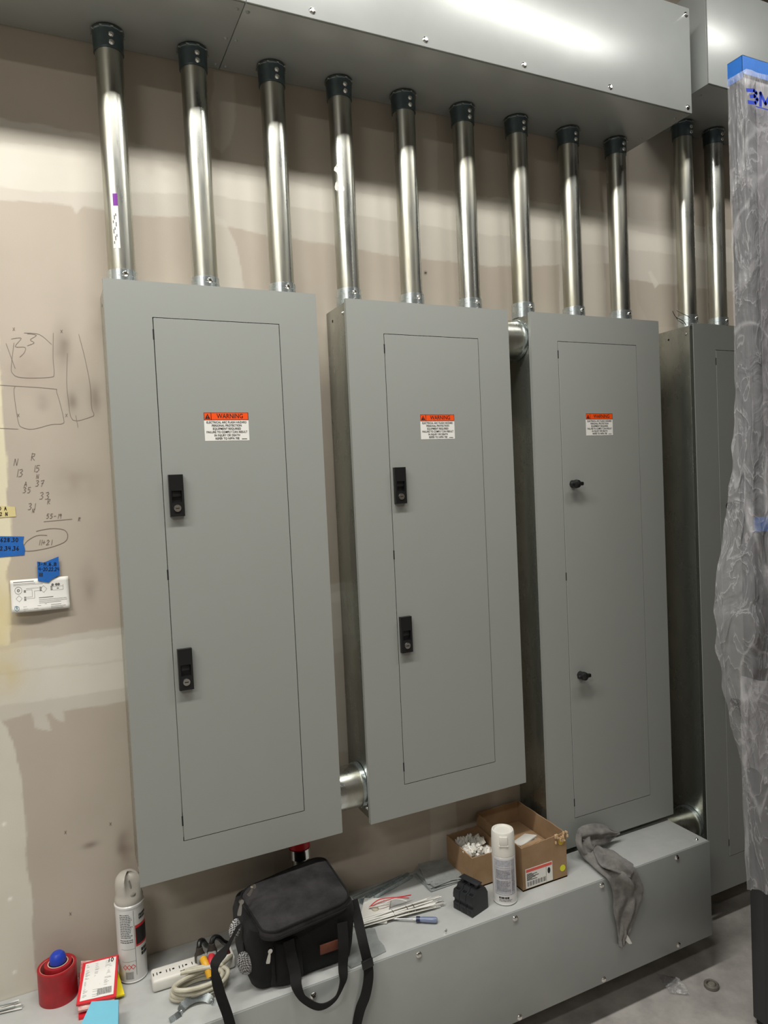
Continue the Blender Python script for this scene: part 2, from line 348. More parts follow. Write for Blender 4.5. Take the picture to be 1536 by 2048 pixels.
def build_wall():
    xs = np.concatenate([[XL], np.arange(-.46, 2.35, .0042), [XR]]); zs = np.concatenate([[0], np.arange(.40, 3.0, .0042), [ZC]])
    X, Z = np.meshgrid(xs, zs); nx, nz = len(xs), len(zs); N = nx*nz
    rng = np.random.RandomState(3)
    def vnoise(x, z, sc, seed):
        r = np.random.RandomState(seed).rand(256, 256); u = x/sc+40; v = z/sc+40; i = np.floor(u).astype(int); j = np.floor(v).astype(int); fu = u-i; fv = v-j
        fu = fu*fu*(3-2*fu); fv = fv*fv*(3-2*fv); q = lambda a, c: r[(i+a) % 256, (j+c) % 256]
        return (q(0, 0)*(1-fu)+q(1, 0)*fu)*(1-fv)+(q(0, 1)*(1-fu)+q(1, 1)*fu)*fv-.5
    Xj = X+vnoise(X, Z, .045, 1)*.007+vnoise(X, Z, .012, 2)*.0022; Zj = Z+vnoise(X, Z, .05, 5)*.008+vnoise(X, Z, .013, 6)*.0024
    def poly_mask(pp, jag=1):
        P = [at(a, b, 'y', 0) for a, b in pp]; px = np.array([p.x for p in P]); pz = np.array([p.z for p in P])
        n = len(px); acc = np.zeros(X.shape)
        for ox, oz in ((-.0012, -.0004), (.0004, -.0012), (.0012, .0004), (-.0004, .0012)):
            A, B = Xj+ox, Zj+oz; ins = np.zeros(X.shape, bool)
            for i in range(n):
                j = (i+1) % n
                ins ^= ((pz[i] > B) != (pz[j] > B)) & (A < (px[j]-px[i])*(B-pz[i])/(pz[j]-pz[i]+1e-12)+px[i])
            acc += ins
        return acc/4
    col = np.empty((nz, nx, 3)); base = np.array(srgb((186, 176, 163))); mud = np.array(srgb((214, 209, 198))); mud2 = np.array(srgb((203, 197, 186)))
    col[:] = base
    def blob(px, py, rx, rz, c, k):
        p = at(px, py, 'y', 0); d = ((X-p.x)/rx)**2+((Z-p.z)/rz)**2; a = (np.exp(-d*1.2)*k*(1+.8*vnoise(X, Z, .02, 9)))[..., None]; a = np.clip(a, 0, 1)
        col[:] = col*(1-a)+np.array(srgb(c))*a
    def lay(pp, c, k=1, jag=1): m_ = poly_mask(pp, jag)[..., None]*k; col[:] = col*(1-m_)+c*m_
    # horizontal joint above the panels
    lay([(-300, 170), (0, 235), (190, 272), (400, 312), (540, 335), (700, 355), (870, 378), (980, 395), (1090, 405), (1200, 425), (1290, 440), (1380, 448), (1600, 480), (1600, 600), (1460, 582), (1380, 575), (1260, 560), (1220, 525), (1120, 530), (1080, 533), (980, 532), (870, 520), (780, 512), (700, 495), (540, 470), (450, 452), (380, 434), (260, 427), (215, 420), (165, 412), (150, 430), (140, 412), (40, 400), (0, 398), (-300, 370)], mud2)
    lay([(-300, 210), (0, 285), (210, 305), (420, 335), (700, 385), (980, 420), (1200, 450), (1600, 520), (1600, 545), (1200, 490), (980, 470), (700, 430), (420, 390), (210, 385), (80, 383), (0, 372), (-300, 340)], mud)  # middle of the joint in a brighter compound tone, its lit look painted in
    # vertical joints and patches above the panels
    lay([(428, 140), (466, 148), (471, 230), (458, 290), (443, 306), (430, 292), (421, 220)], mud2, .7)
    lay([(430, 428), (450, 440), (468, 480), (482, 530), (489, 600), (430, 600)], mud, .55)
    lay([(828, 225), (873, 232), (876, 390), (832, 380)], mud2, .6)
    lay([(1150, 285), (1196, 295), (1203, 430), (1155, 420)], mud2, .55)
    lay([(1255, 240), (1345, 250), (1352, 450), (1258, 440)], mud2, .7)
    lay([(1118, 528), (1208, 525), (1215, 660), (1120, 660)], mud2, .8)
    lay([(1270, 560), (1350, 575), (1350, 655), (1300, 655), (1275, 600)], base*.93, .9)
    lay([(1295, 545), (1310, 575), (1318, 568), (1303, 543)], mud, .8)
    # lower joint at the left
    lay([(-300, 1330), (15, 1290), (40, 1281), (100, 1274), (262, 1254), (700, 1160), (700, 1300), (262, 1402), (160, 1415), (125, 1420), (127, 1445), (108, 1438), (100, 1424), (90, 1430), (105, 1462), (70, 1455), (62, 1428), (10, 1440), (-300, 1480)], mud2)
    lay([(-300, 1340), (0, 1302), (120, 1288), (262, 1268), (700, 1180), (700, 1270), (262, 1374), (120, 1396), (0, 1412), (-300, 1450)], mud)
    lay([(-300, 1345), (0, 1345), (262, 1318), (262, 1322), (0, 1350)], base*1.05, .35)
    # tall compound strip at the far left, above and below the joint
    lay([(-300, 400), (-60, 420), (-10, 600), (0, 740), (3, 800), (10, 850), (10, 900), (14, 960), (15, 1010), (22, 1060), (20, 1120), (15, 1150), (21, 1200), (20, 1290), (-300, 1330)], np.array(srgb((226, 218, 190))))
    lay([(-300, 1440), (0, 1440), (15, 1452), (30, 1500), (42, 1560), (50, 1650), (56, 1740), (64, 1800), (68, 1860), (74, 1950), (80, 2000), (-300, 2100)], np.array(srgb((212, 207, 194))))
    lay([(489, 1690), (550, 1690), (552, 1900), (495, 1900)], mud2*.9, .45)
    lay([(859, 1560), (912, 1560), (914, 1760), (861, 1760)], mud2, .85)
    lay([(664, 1205), (700, 1205), (700, 1500), (666, 1500)], mud2, .6)
    # smudges, thumb marks, screw spots; wider soft darker and cream patches
    for a in ((128, 690, .02, .05, (120, 108, 98), .45), (118, 720, .016, .04, (120, 108, 98), .3), (145, 805, .012, .025, (120, 108, 98), .5), (190, 795, .014, .04, (120, 108, 98), .5), (85, 805, .014, .02, (125, 112, 102), .35), (178, 1170, .02, .05, (135, 124, 114), .4), (150, 960, .06, .05, (160, 148, 136), .5), (60, 745, .05, .05, (165, 150, 138), .4), (180, 1690, .018, .008, (130, 118, 108), .7), (245, 1690, .014, .03, (110, 98, 90), .7), (255, 1710, .02, .09, (140, 126, 114), .5),
              (0, 1345, .05, .06, (206, 190, 140), .6), (0, 1230, .05, .1, (224, 206, 150), .5), (200, 640, .03, .08, (160, 146, 134), .3), (300, 330, .2, .04, (170, 158, 148), .3), (700, 1700, .3, .06, (150, 135, 122), .3)): blob(*a)
    for a in ((8, 1648), (20, 1798), (29, 1944), (851, 546)): blob(*a, .004, .004, (240, 238, 228) if a[0] < 800 else (30, 28, 26), 1.6)
    me = bpy.data.meshes.new('wall_back'); co = np.zeros((N, 3)); co[:, 0] = X.ravel(); co[:, 2] = Z.ravel()
    i = np.arange(nx-1)[None, :]+np.arange(nz-1)[:, None]*nx; q = np.stack([i, i+1, i+1+nx, i+nx], -1).reshape(-1, 4); F = len(q)
    me.vertices.add(N); me.vertices.foreach_set('co', co.ravel()); me.loops.add(F*4); me.loops.foreach_set('vertex_index', q.ravel().astype(np.int32))
    me.polygons.add(F); me.polygons.foreach_set('loop_start', (np.arange(F)*4).astype(np.int32)); me.polygons.foreach_set('loop_total', np.full(F, 4, np.int32)); me.update(calc_edges=True)
    ca = me.color_attributes.new('compound', 'FLOAT_COLOR', 'POINT'); cc = np.ones((N, 4), np.float32); cc[:, :3] = np.clip(col, 0, 1).reshape(-1, 3); ca.data.foreach_set('color', cc.ravel())
    me.materials.append(wall_material()); o = bpy.data.objects.new('wall_back', me); COL.objects.link(o); tag(o, kind='structure')
    return o
WALL = build_wall()
CONC = mat('concrete floor', (184, 180, 175), .7, 0, .3, 9, vcol=(152, 148, 144), bump=.3, bscale=40, rvar=.1, spec=.3)
GYP = mat('plain gypsum wall', (160, 154, 145), .85, 0, .08, 3)
CEIL = mat('dark open ceiling', (50, 50, 52), .8, 0, .2, 3)
tag(MB().box(XL, XR, YF, 0, -.12, 0).build('floor', CONC), kind='structure')
tag(MB().box(XL, XR, YF, .0, ZC, ZC+.12).build('ceiling', CEIL), kind='structure')
tag(MB().box(XL-.12, XL, YF, .0, 0, ZC).build('wall_left', GYP), kind='structure')
tag(MB().box(XR, XR+.12, YF, .0, 0, ZC).build('wall_right', GYP), kind='structure')
tag(MB().box(XL, XR, YF-.12, YF, 0, ZC).build('wall_front', GYP), kind='structure')

# ------------------------------------------------------------------ strip lights
HOUS = mat('white lamp housing', (220, 220, 220), .5)
def strip_light(x, y, k, i):
    t = thing('strip_light', 'white ceiling strip light number %d of the room, hanging above the view' % i, 'ceiling light', (x, y, LZ), 'strip lights on the ceiling')
    t['label'] = ['white strip light hanging above the left end of the wall', 'white strip light hanging above the first and second panels', 'white strip light hanging above the third panel', 'white strip light at the back left of the room', 'white strip light at the back right of the room'][i]
    MB().box(x-.62, x+.62, y-.085, y+.085, LZ+.012, LZ+.07, .006).build('lamp_housing', HOUS, t)
    for sx in (-.5, .5): MB().cyl((x+sx, y, LZ+.07), (x+sx, y, ZC), .003, seg=8).build('hanger', SHAFT, t)
    d = bpy.data.lights.new('strip_lamp', 'AREA'); d.shape = 'RECTANGLE'; d.size = 1.2; d.size_y = .15; d.energy = LPOW*k; d.color = LCOL
    o = bpy.data.objects.new('strip_lamp', d); COL.objects.link(o); o.parent = t; o.location = (0, 0, .008)
for i, (x, y, k) in enumerate(LIGHTS): strip_light(x, y, k, i)

# ------------------------------------------------------------------ panelboards
ZT, D = 2.1, .155
def screw(mb, p, n, r=.006):
    p = Vector(p); n = Vector(n)
    mb.cyl(p, p+n*.0015, r*1.15, r, 16); mb.cyl(p+n*.0015, p+n*.004, r, r*.55, 16)
def warning(t, a, b, y):          # a: upper-left, b: lower-right photo points
    A = at(*a, 'y', y); B = at(*b, 'y', y); x0, x1, z1, z0 = A.x, A.x+.108, A.z, A.z-.068
    lab = MB().box(x0, x1, y-.0004, y, z0, z1).build('warning_label', PAPER, t)
    hz = z1-.0185
    MB().box(x0, x1, y-.0006, y-.0004, hz, z1).build('label_border', INK, lab)
    m = MB(); m.box(x0+.0012, x0+.0165, y-.0008, y-.0006, hz+.0012, z1-.0012); m.box(x0+.0182, x1-.0012, y-.0008, y-.0006, hz+.0012, z1-.0012); m.build('orange_header', ORANGE, lab)
    p = MB(); yy = y-.0010
    text(p, 'WARNING', ((x0+x1)/2+.009, yy, (hz+z1)/2), (1, 0, 0), (0, 0, 1), .0155, .064)
    p.add([(x0+.0025, yy, hz+.003), (x0+.0152, yy, hz+.003), (x0+.0088, yy, z1-.003)], [[0, 1, 2]])
    for k, (s, wd) in enumerate((('ELECTRICAL ARC FLASH HAZARD', .097), ('PERSONAL PROTECTION', .072), ('EQUIPMENT REQUIRED', .068), ('FAILURE TO COMPLY CAN RESULT', .099), ('IN INJURY OR DEATH', .062), ('REFER TO NFPA 70E', .058))):
        text(p, s, ((x0+x1)/2, yy, hz-.0052-k*.0078), (1, 0, 0), (0, 0, 1), .0072, wd)
    p.box(x1-.019, x1-.006, yy, yy+.0001, z0+.0035, z0+.0045)
    p.build('label_print', INK, lab)
    e = MB(); e.box(x0+.0083, x0+.0093, yy-.0003, yy-.0002, hz+.0065, z1-.0075); e.box(x0+.0083, x0+.0093, yy-.0003, yy-.0002, hz+.0042, hz+.0055); e.build('exclamation_mark', ORANGE, lab)
def latch(t, px, py, y):
    c = at(px, py, 'y', y); x, z = c.x, c.z; w_, h = .0165, .049
    k = MB(); k.frame(x-w_, x+w_, z-h, z+h, x-.0115, x+.0115, z-.016, z+.011, y-.012, y)
    k.box(x-.0115, x+.0115, y-.004, y, z-.016, z+.011)
    lt = k.build('latch', BLKP, t)
    MB().box(x-.0105, x+.0105, y-.0085, y-.004, z-.003, z+.0105, .001).build('paddle', BLKP, lt)
    MB().cyl((x, y-.012, z-.030), (x, y-.0145, z-.030), .0088, .0082, 24).build('lock_cylinder', CHROME, lt)
    q = MB(); q.box(x-.0045, x+.0045, y-.0150, y-.0144, z-.0312, z-.0288); q.build('keyhole', DARK, lt)
def knob(t, px, py, y):
    c = at(px, py, 'y', y); x, z = c.x, c.z
    x += .004
    k = MB(); k.cyl((x, y, z), (x, y-.012, z), .012, .011, 20); k.lathe([(.0125, .012), (.0135, .018), (.012, .026), (.006, .030), (0, .031)], (x, y, z), 20, 'y')
    k.box(x-.024, x+.024, y-.026, y-.014, z-.0058, z+.0058, .0035, 3)
    k.build('door_knob', BLKP, t)
def panel(lab, x0, x1, zt, zb, door, warn=None, latches=(), knobs=(), gap=None):
    t = thing('panelboard', lab, 'electrical panel', ((x0+x1)/2, -D/2, zb), 'grey panelboards on the wall')
    MB().box(x0+.005, x1-.005, -D+(.020 if gap else .009), -.001, zb+.005, zt-.004, .0015).build('steel_box', GALV, t)
    (dx0, dz1), (dx1, dz0) = door
    g = .0016
    tr = MB(); tr.frame(x0, x1, zb, zt, dx0, dx1, dz0, dz1, -D, -D+.0025)
    for a in (() if gap else ((x0, x0+.002, zb, zt), (x1-.002, x1, zb, zt))): tr.box(a[0], a[1], -D+.0025, -D+.012, a[2], a[3])
    tr.box(x0+.002, x1-.002, -D+.0025, -D+.012, zt-.002, zt)
    tr.box(x0+.002, x1-.002, -D+.0025, -D+.012, zb, zb+.002)
    tr.build('front_trim', PAINT, t)
    d = MB(); d.box(dx0+g*1.25, dx1-g, -D-.0004, -D+.0024, dz0+g, dz1-g*1.1, .0006, 1); dr = d.build('door', DOORP, t)
    for zz in (dz1-.04, (dz0+dz1)/2+.02, dz0+.05): MB().box(dx0-.0012, dx0+.0026, -D-.0002, -D+.003, zz-.012, zz+.012).build('hinge_slot', DARK, t)
    if warn: warning(dr, *warn, -D-.0004)
    for p in latches: latch(dr, *p, -D-.0004)
    for p in knobs: knob(dr, *p, -D-.0004)
    s = MB(); screw(s, (x0+.005, -D+.035, zt-.03), (-1, 0, 0), .005); s.build('screw', CHROME, t)
    s = MB(); screw(s, (x0+.005, -D+.035, zb+.03), (-1, 0, 0), .005); s.build('screw', CHROME, t)
    s = MB(); s.cyl((x0+.0052, -.045, zt-.035), (x0+.0048, -.045, zt-.035), .004, seg=12); s.build('knockout', DARK, t)
    return t
PX = [(0, .508), (.590, 1.100), (1.180, 1.695), (1.853, 2.368)]
def dr(a, b): A = at(*a, 'y', -D); B = at(*b, 'y', -D); return (A.x, A.z), (B.x, B.z)
panel('leftmost and largest-looking grey panelboard, above the black bag, with two black paddle latches', *PX[0], ZT, .696, dr((304.5, 634), (609.5, 1622)), ((407, 825), (495, 879)), ((352, 991), (370, 1337)))
panel('second grey panelboard from the left with two black paddle latches, between two other panels', *PX[1], ZT-.005, .6965, dr((767, 667), (991, 1524)), ((840, 829), (904, 875)), ((798, 971), (810, 1268)))
panel('third, taller grey panelboard with two black turn knobs, standing just above the trough', *PX[2], ZT-.004, .4535, dr((1115, 682), (1301, 1590)), ((1171, 827), (1224, 868)), (), ((1143, 968), (1158, 1350)))
panel('fourth, darkest grey panelboard, half hidden by the plastic sheet', *PX[3], ZT-.001, .122, ((1.957, 2.013), (2.30, .235)), None, (), ((1455, 1012), (1463, 1403)), gap=1)

# ------------------------------------------------------------------ wireways
UZ, UY = 2.705, -.279
def wireway_screws(t, pts, y):
    for x, z in pts:
        s = MB(); screw(s, (x, y, z), (0, -1, 0), .0075); s.build('screw', CHROME, t)
def upper(lab, x0, x1, z0, z1, scr, under=()):
    t = thing('wireway', lab, 'electrical trough', ((x0+x1)/2, UY/2, z0))
    b = MB(); b.box(x0, x1, UY+.004, -.002, z0, z1, .001).build('trough_body', WPAINT, t)
    c = MB(); c.box(x0+.001, x1+.001, UY-.0015, UY+.0035, z0+.001, z1+.002, .0012); c.build('front_cover', WPAINT, t)
    wireway_screws(t, scr, UY-.0015)
    for x, y in under:
        s = MB(); screw(s, (x, y, z0), (0, 0, -1), .0045); s.build('rivet', WPAINT, t)
    return t
upper('grey steel wire trough with a glossy front, running over nine conduits under the ceiling', .3295, 1.728, UZ, UZ+.315,
      [(.488, UZ+.018), (.79, UZ+.018), (1.095, UZ+.018), (1.40, UZ+.018), (1.712, UZ+.016), (1.715, UZ+.295)], [(.341, -.249), (.341, -.136), (.341, -.022), (1.70, -.24), (1.70, -.1)])
upper('grey steel wire trough section at the upper left, joined to the longer one', -.95, .328, UZ, UZ+.315, [(.1, UZ+.018)], [(.316, -.249), (.316, -.136), (.316, -.022)])
upper('higher grey wire trough in the upper right corner, above two conduits', 1.806, 3.1, 2.812, 3.125, [(1.84, 3.10)], [(1.84, -.22)])
WZ, WY, WB = .4355, -.313, .1325
def lower():
    t = thing('wireway', 'long grey steel wire trough low on the wall, used as a shelf for tools', 'electrical trough', (.4, WY/2, WB))
    MB().box(-.95, 1.678, WY+.006, -.001, WB, WZ-.0002, .001).build('trough_body', WTOP, t)
    c = MB(); c.box(-.95, 1.6785, WY, WY+.005, WB-.001, WZ, .0016); c.build('front_cover', WPAINT, t)
    pts = [(1354, 1715), (1358, 1890), (1204, 1771), (1208, 1959), (1031, 1837), (1040, 2035), (838, 1910)]
    P = [at(a, b, 'y', WY) for a, b in pts]
    wireway_screws(t, [(p.x, p.z) for p in P]+[(.355, .411), (.05, .411)], WY)
    s = MB(); screw(s, (1.652, -.286, WZ), (0, 0, 1), .005); s.build('screw', CHROME, t)
lower()

# ------------------------------------------------------------------ conduits
def wrap_seg(mb, r, a0, a1, z0, z1, n=6):
    f = lambda q, z: [(q*math.sin(a0+(a1-a0)*i/n), -q*math.cos(a0+(a1-a0)*i/n), z) for i in range(n+1)]
    mb.loft([f(r-.003, z0), f(r, z0), f(r, z1), f(r-.003, z1)])
def conduit(L_):
    t = thing('conduit', '', 'pipe', (0, 0, 0), 'galvanised conduits')
    r = .0315
    MB().cyl((0, 0, .012), (0, 0, L_-.01), r, seg=48).build('pipe', PIPE, t)
    c = MB(); c.lathe([(.0325, 0), (.0355, .001), (.0355, .030), (.0348, .031), (.0348, .046), (.032, .047), (.032, .010)], seg=28)
    c1 = c.build('connector', ZINC, t, 20)
    for z in (.012, .034):
        s = MB(); screw(s, (.004, -.0345, z), (0, -1, 0), .0062); s.build('screw', CHROME, c1)
    b = MB(); wrap_seg(b, .0362, -.75, -.35, .003, .044)
    b.build('connector_rib', ZINC, c1)
    T = L_
    c = MB(); c.lathe([(.032, T-.01), (.032, T-.053), (.0342, T-.053), (.0346, T-.030), (.0356, T-.010), (.0375, T-.008), (.0375, T-.004), (.02, T-.0035)], seg=40)
    c2 = c.build('connector', ZINCD, t, 20)
    n = MB(); n.ring(.033, .0372, T-.0095, T-.0062, seg=36)
    for k in range(9):
        a = 2*PI*k/9; n.box(-.003+.0365*math.cos(a), .003+.0365*math.cos(a), -.003+.0365*math.sin(a), .003+.0365*math.sin(a), T-.010, T-.0065)
    n.build('locknut', CHROME, c2)
    for z in (T-.042, T-.024):
        s = MB(); screw(s, (.004, -.0342, z), (0, -1, 0), .0058); s.build('screw', CHROME, c2)
    return t
CY = -.062
cx = [.053, .250, .451, .640, .836, 1.032, 1.225, 1.425, 1.624]
clab = ['leftmost galvanised conduit, with a purple-topped sticker, above the first panel', 'galvanised conduit rising from the middle of the first panel', 'galvanised conduit at the right end of the first panel',
        'galvanised conduit with torn white paper scraps, at the left of the second panel', 'galvanised conduit rising from the middle of the second panel', 'galvanised conduit at the right end of the second panel',
        'galvanised conduit at the left corner of the third panel', 'galvanised conduit rising from the middle of the third panel', 'galvanised conduit at the right end of the third panel']
proto = conduit(UZ-ZT+.004); conds = []
for i, x in enumerate(cx):
    o = proto if i == 0 else copy_tree(proto)
    o.location = (x, CY, ZT-.004); o['label'] = clab[i]; conds.append(o)
p2 = conduit(2.812-ZT+.001)
for i, x in enumerate((1.935, 2.088)):
    o = p2 if i == 0 else copy_tree(p2)
    o.location = (x, CY, ZT-.001); o['label'] = ['left conduit of the two above the fourth panel, loose wires at its foot', 'right conduit of the two above the fourth panel, nearest the plastic sheet'][i]
# stickers that travel with their pipes
def wrap(mb, c, r, a0, a1, z0, z1, n=5, dz=0):
    for i in range(n):
        t0, t1 = a0+(a1-a0)*i/n, a0+(a1-a0)*(i+1)/n
        mb.add([(c[0]+r*math.sin(t), c[1]-r*math.cos(t), z) for t, z in ((t0, z0), (t1, z0), (t1, z1), (t0, z1))], [[0, 1, 2, 3]])
c0 = (cx[0], CY)
m = MB(); wrap(m, c0, .0318, -.62, -.12, 2.19, 2.315); stk = m.build('sticker', PAPER, conds[0])
m = MB(); wrap(m, c0, .0320, -.45, -.12, 2.288, 2.316); m.build('purple_band', PURP, stk)
m = MB()
for k in range(9): wrap(m, c0, .0320, -.55+.1*(k % 3), -.48+.1*(k % 3), 2.2+.008*k, 2.206+.008*k+.004*(k % 2), 1)
m.build('sticker_print', GINK, stk)
def blobpoly(px, py, rx, ry, n=11, seed=1):
    q = random.Random(seed); return [(px+rx*(1+q.uniform(-.35, .35))*math.cos(2*PI*i/n), py+ry*(1+q.uniform(-.35, .35))*math.sin(2*PI*i/n)) for i in range(n)]
def on_pipe(px, py, cx_, r):    # photo point onto the pipe's own surface
    a = at(px, py, 'y', CY); d = (a-CP); ox, oy = CP.x-cx_, CP.y-CY; A = d.x**2+d.y**2; B = 2*(ox*d.x+oy*d.y); C_ = ox*ox+oy*oy-r*r; disc = max(B*B-4*A*C_, 0)
    return CP+d*((-B-math.sqrt(disc))/(2*A))
for k, (px, py, rx, ry) in enumerate(((677, 338, 7, 11), (683, 378, 7, 8), (673, 372, 3, 9))):
    P = [on_pipe(a, b, cx[3], .0319) for a, b in blobpoly(px, py, rx, ry, seed=k+3)]
    m = MB(); m.add(P, [list(range(len(P)))]); m.build('paper_scrap', PAPER, conds[3])

def nipple(lab, x0, x1, y, z, r):
    t = thing('pipe_nipple', lab, 'pipe', ((x0+x1)/2, y, z-r), 'short pipe nipples joining the boxes')
    MB().cyl((x0, y, z), (x1, y, z), r, seg=56).build('pipe', PIPE, t)
    m = MB(); m.lathe([(r+.001, 0), (r+.004, .0), (r+.004, .012), (r+.001, .013)], (x1-.013, y, z), 56, 'x'); m.build('collar', ZINC, t)
    m = MB(); m.lathe([(r+.001, 0), (r+.004, .0), (r+.004, .012), (r+.001, .013)], (x0, y, z), 56, 'x'); m.build('collar', ZINC, t)
nipple('thick short galvanised nipple low down between the first and second panels', .504, .5945, -.080, .779, .057)
nipple('thick short galvanised nipple high up between the second and third panels', 1.0955, 1.1845, -.080, 2.026, .057)
nipple('thick short galvanised nipple behind the right end of the trough, between third and fourth panels', 1.679, 1.8575, -.075, .350, .057)

t = thing('coupled_conduit', 'short conduit with a red band going down behind the black bag', 'pipe', (.425, -.036, WZ))
MB().cyl((.425, -.036, WZ), (.425, -.036, .70), .023, seg=32).build('pipe', PIPE, t)
MB().lathe([(.0235, .628), (.029, .629), (.029, .672), (.0235, .673)], (.425, -.036, 0), 36).build('red_band', REDC, t)
MB().lathe([(.0235, .600), (.030, .601), (.030, .627), (.0235, .628)], (.425, -.036, 0), 36).build('collar', CHROME, t)

# ------------------------------------------------------------------ pencil notes and things on the wall
m = MB(); WI = .0009
def sk(pts, wd=WI, sub=4):
    P = [at(a/3.303, b/3.303+640, 'y', -.0006) for a, b in pts]; stroke(m, spline(P, sub), wd)
sk([(352, 85), (350, 250), (357, 350), (330, 378), (140, 380), (82, 350), (75, 300), (92, 150)]); sk([(40, 155), (100, 320)], sub=1)
sk([(0, 430), (340, 453), (375, 480), (420, 650), (410, 685), (340, 690), (220, 720), (150, 710), (120, 670), (92, 480), (100, 440)]); sk([(0, 715), (120, 720)], sub=1)
sk([(520, 95), (560, 250), (595, 430), (605, 580), (620, 620), (600, 640), (480, 660), (450, 520), (440, 400), (445, 220)])
sk([(75, 125), (140, 120), (100, 175), (165, 180), (160, 215), (130, 245)]); sk([(180, 90), (240, 100), (200, 130), (225, 150), (180, 170)]); sk([(160, 85), (260, 95), (340, 160)])
sk([(290, 1332), (475, 1315)], .0012, 1); sk([(500, 630), (515, 710)], .0008, 1)
sk([(310, 1422), (240, 1425), (170, 1470), (165, 1525), (300, 1510), (420, 1470), (447, 1425), (420, 1385), (330, 1378), (240, 1395)], .0013)
for a in ((85, 60), (400, 75), (115, 630), (432, 630)): hand(m, 'x', a[0]/3.303, a[1]/3.303+643, 6, .0009)
for s, a, b, h in (('N', 27, 931, 13), ('R', 61, 921, 14), ('13', 30, 954, 15), ('15', 65, 944, 13), ('N', 72, 957, 8), ('37', 70, 973, 12), ('A', 48, 973, 9), ('35', 45, 986, 11), ('33', 78, 999, 14), ('31', 55, 1020, 13), ('R', 94, 1008, 10), ('N', 64, 1025, 7), ('55-19', 92, 1037, 9), ('R', 156, 1042, 7), ('11+21', 76, 1090, 10)):
    hand(m, s, a, b, h, .0013, slant=.15)
for a in ((132, 1665), (222, 1648), (142, 1828)): hand(m, 'x', a[0]-3, a[1]+3, 6, .001)
m.build('pencil_marks', PENCIL, WALL)

def wpoly(pts, y, th, mt, name, lab=None, cat=None, parent=None):
    P = [at(a, b, 'y', y) for a, b in pts]; q = MB(); q.slab(P, th, (0, -1, 0)); o = q.build(name, mt, parent)
    if lab: tag(o, lab, cat)
    return o
def wthing(name, lab, cat, px, py): p = at(px, py, 'y', -.001); return thing(name, lab, cat, p)
t = wthing('tape_strip', 'blue tape with black handwritten numbers at the photo\'s left edge', 'tape', 20, 1116)
wpoly([(-40, 1072), (48, 1073), (46, 1085), (50, 1098), (49, 1110), (-40, 1118)], -.0008, .0003, BLUET, 'tape', parent=t)
q = MB(); hand(q, '628.30', 1, 1084, 8, .0017, -.0013, sp=.84); hand(q, '2,34,36', 0, 1101, 8, .0017, -.0013, sp=.82); q.build('handwriting', INK, t)
t = wthing('tape_strip', 'blue tape with three lines of handwriting holding the white diagram card', 'tape', 97, 1165)
wpoly([(74, 1123), (88, 1125), (102, 1119), (117, 1113), (119, 1140), (119, 1150), (104, 1158), (97, 1165), (76, 1162)], -.0062, .0003, BLUET, 'tape', parent=t)
q = MB(); hand(q, '3-14,16,18', 76, 1132, 7, .0013, -.0067, sp=.72); hand(q, '4-20,22,24', 77, 1142, 7, .0013, -.0067, sp=.66); hand(q, '111', 77, 1153, 7, .0018, -.0067); q.build('handwriting', INK, t)
t = wthing('label_strip', 'pale yellow label strip with black letters at the photo\'s left edge', 'label', 15, 1038)
wpoly([(-40, 1008), (30, 1014), (32, 1033), (-40, 1038)], -.0008, .0003, YELT, 'label', parent=t)
q = MB(); hand(q, '20 A', -8, 1021, 7, .0016, -.0012); hand(q, '22 N', -6, 1032, 7, .0016, -.0012); q.build('handwriting', INK, t)
# diagram card
t = wthing('diagram_card', 'white wiring diagram card stuck to the wall under blue tape', 'card', 80, 1225)
C = [at(20, 1161, 'y', -.003), at(136, 1152, 'y', -.003), at(140, 1215, 'y', -.003), at(24, 1225, 'y', -.003)]
def cp(u, v, off=0):
    p = C[0].lerp(C[1], u).lerp(C[3].lerp(C[2], u), v); lift = .001+.010*v*v+.003*math.sin(u*5)*v; return p+Vector((0, -lift-off, 0))
q = MB(); q.loft([[cp(i/16, j/8) for i in range(17)] for j in range(9)]); q.build('card', PAPER, t, solid=.0003)
def cdash(mb, u0, u1, v, h=.012): mb.add([cp(u0, v-h, .0006), cp(u1, v-h, .0006), cp(u1, v+h, .0006), cp(u0, v+h, .0006)], [[0, 1, 2, 3]])
q = MB()
for v, a, b in ((.07, .05, .40), (.84, .2, .5), (.91, .2, .45), (.97, .2, .55), (.60, .47, .72), (.66, .47, .95), (.71, .47, .96), (.76, .47, .85), (.84, .67, .85), (.89, .67, .93), (.94, .67, .88), (.80, .05, .6), (.13, .05, .42), (.17, .05, .55)):
    cdash(q, a, b, v, .009 if v in (.07, .60) else .004)
for u, v in ((.22, .35), (.22, .39), (.22, .55), (.22, .60), (.22, .64), (.49, .28), (.49, .33), (.49, .38), (.68, .28), (.68, .33), (.68, .38), (.79, .35)): cdash(q, u, u+.035, v, .014)
def cpoly(mb, u, v, ru, n=20, rin=0):
    ru2 = ru*1.85
    if rin:
        for i in range(n):
            a, b = 2*PI*i/n+PI/2, 2*PI*(i+1)/n+PI/2
            mb.add([cp(u+ru*math.cos(a), v-ru2*math.sin(a), .0006), cp(u+ru*math.cos(b), v-ru2*math.sin(b), .0006), cp(u+rin*math.cos(b), v-rin*1.85*math.sin(b), .0006), cp(u+rin*math.cos(a), v-rin*1.85*math.sin(a), .0006)], [[0, 1, 2, 3]])
    else: mb.add([cp(u+ru*math.cos(2*PI*i/n), v-ru2*math.sin(2*PI*i/n), .0006) for i in range(n)], [list(range(n))])
for u in (.72, .785, .825): cpoly(q, u, .23, .022)
cpoly(q, .13, .33, .062, 24, .057); cpoly(q, .13, .33, .024, 24, .012); cpoly(q, .135, .58, .055, 4, .05); cpoly(q, .56, .34, .06, 4, .055)
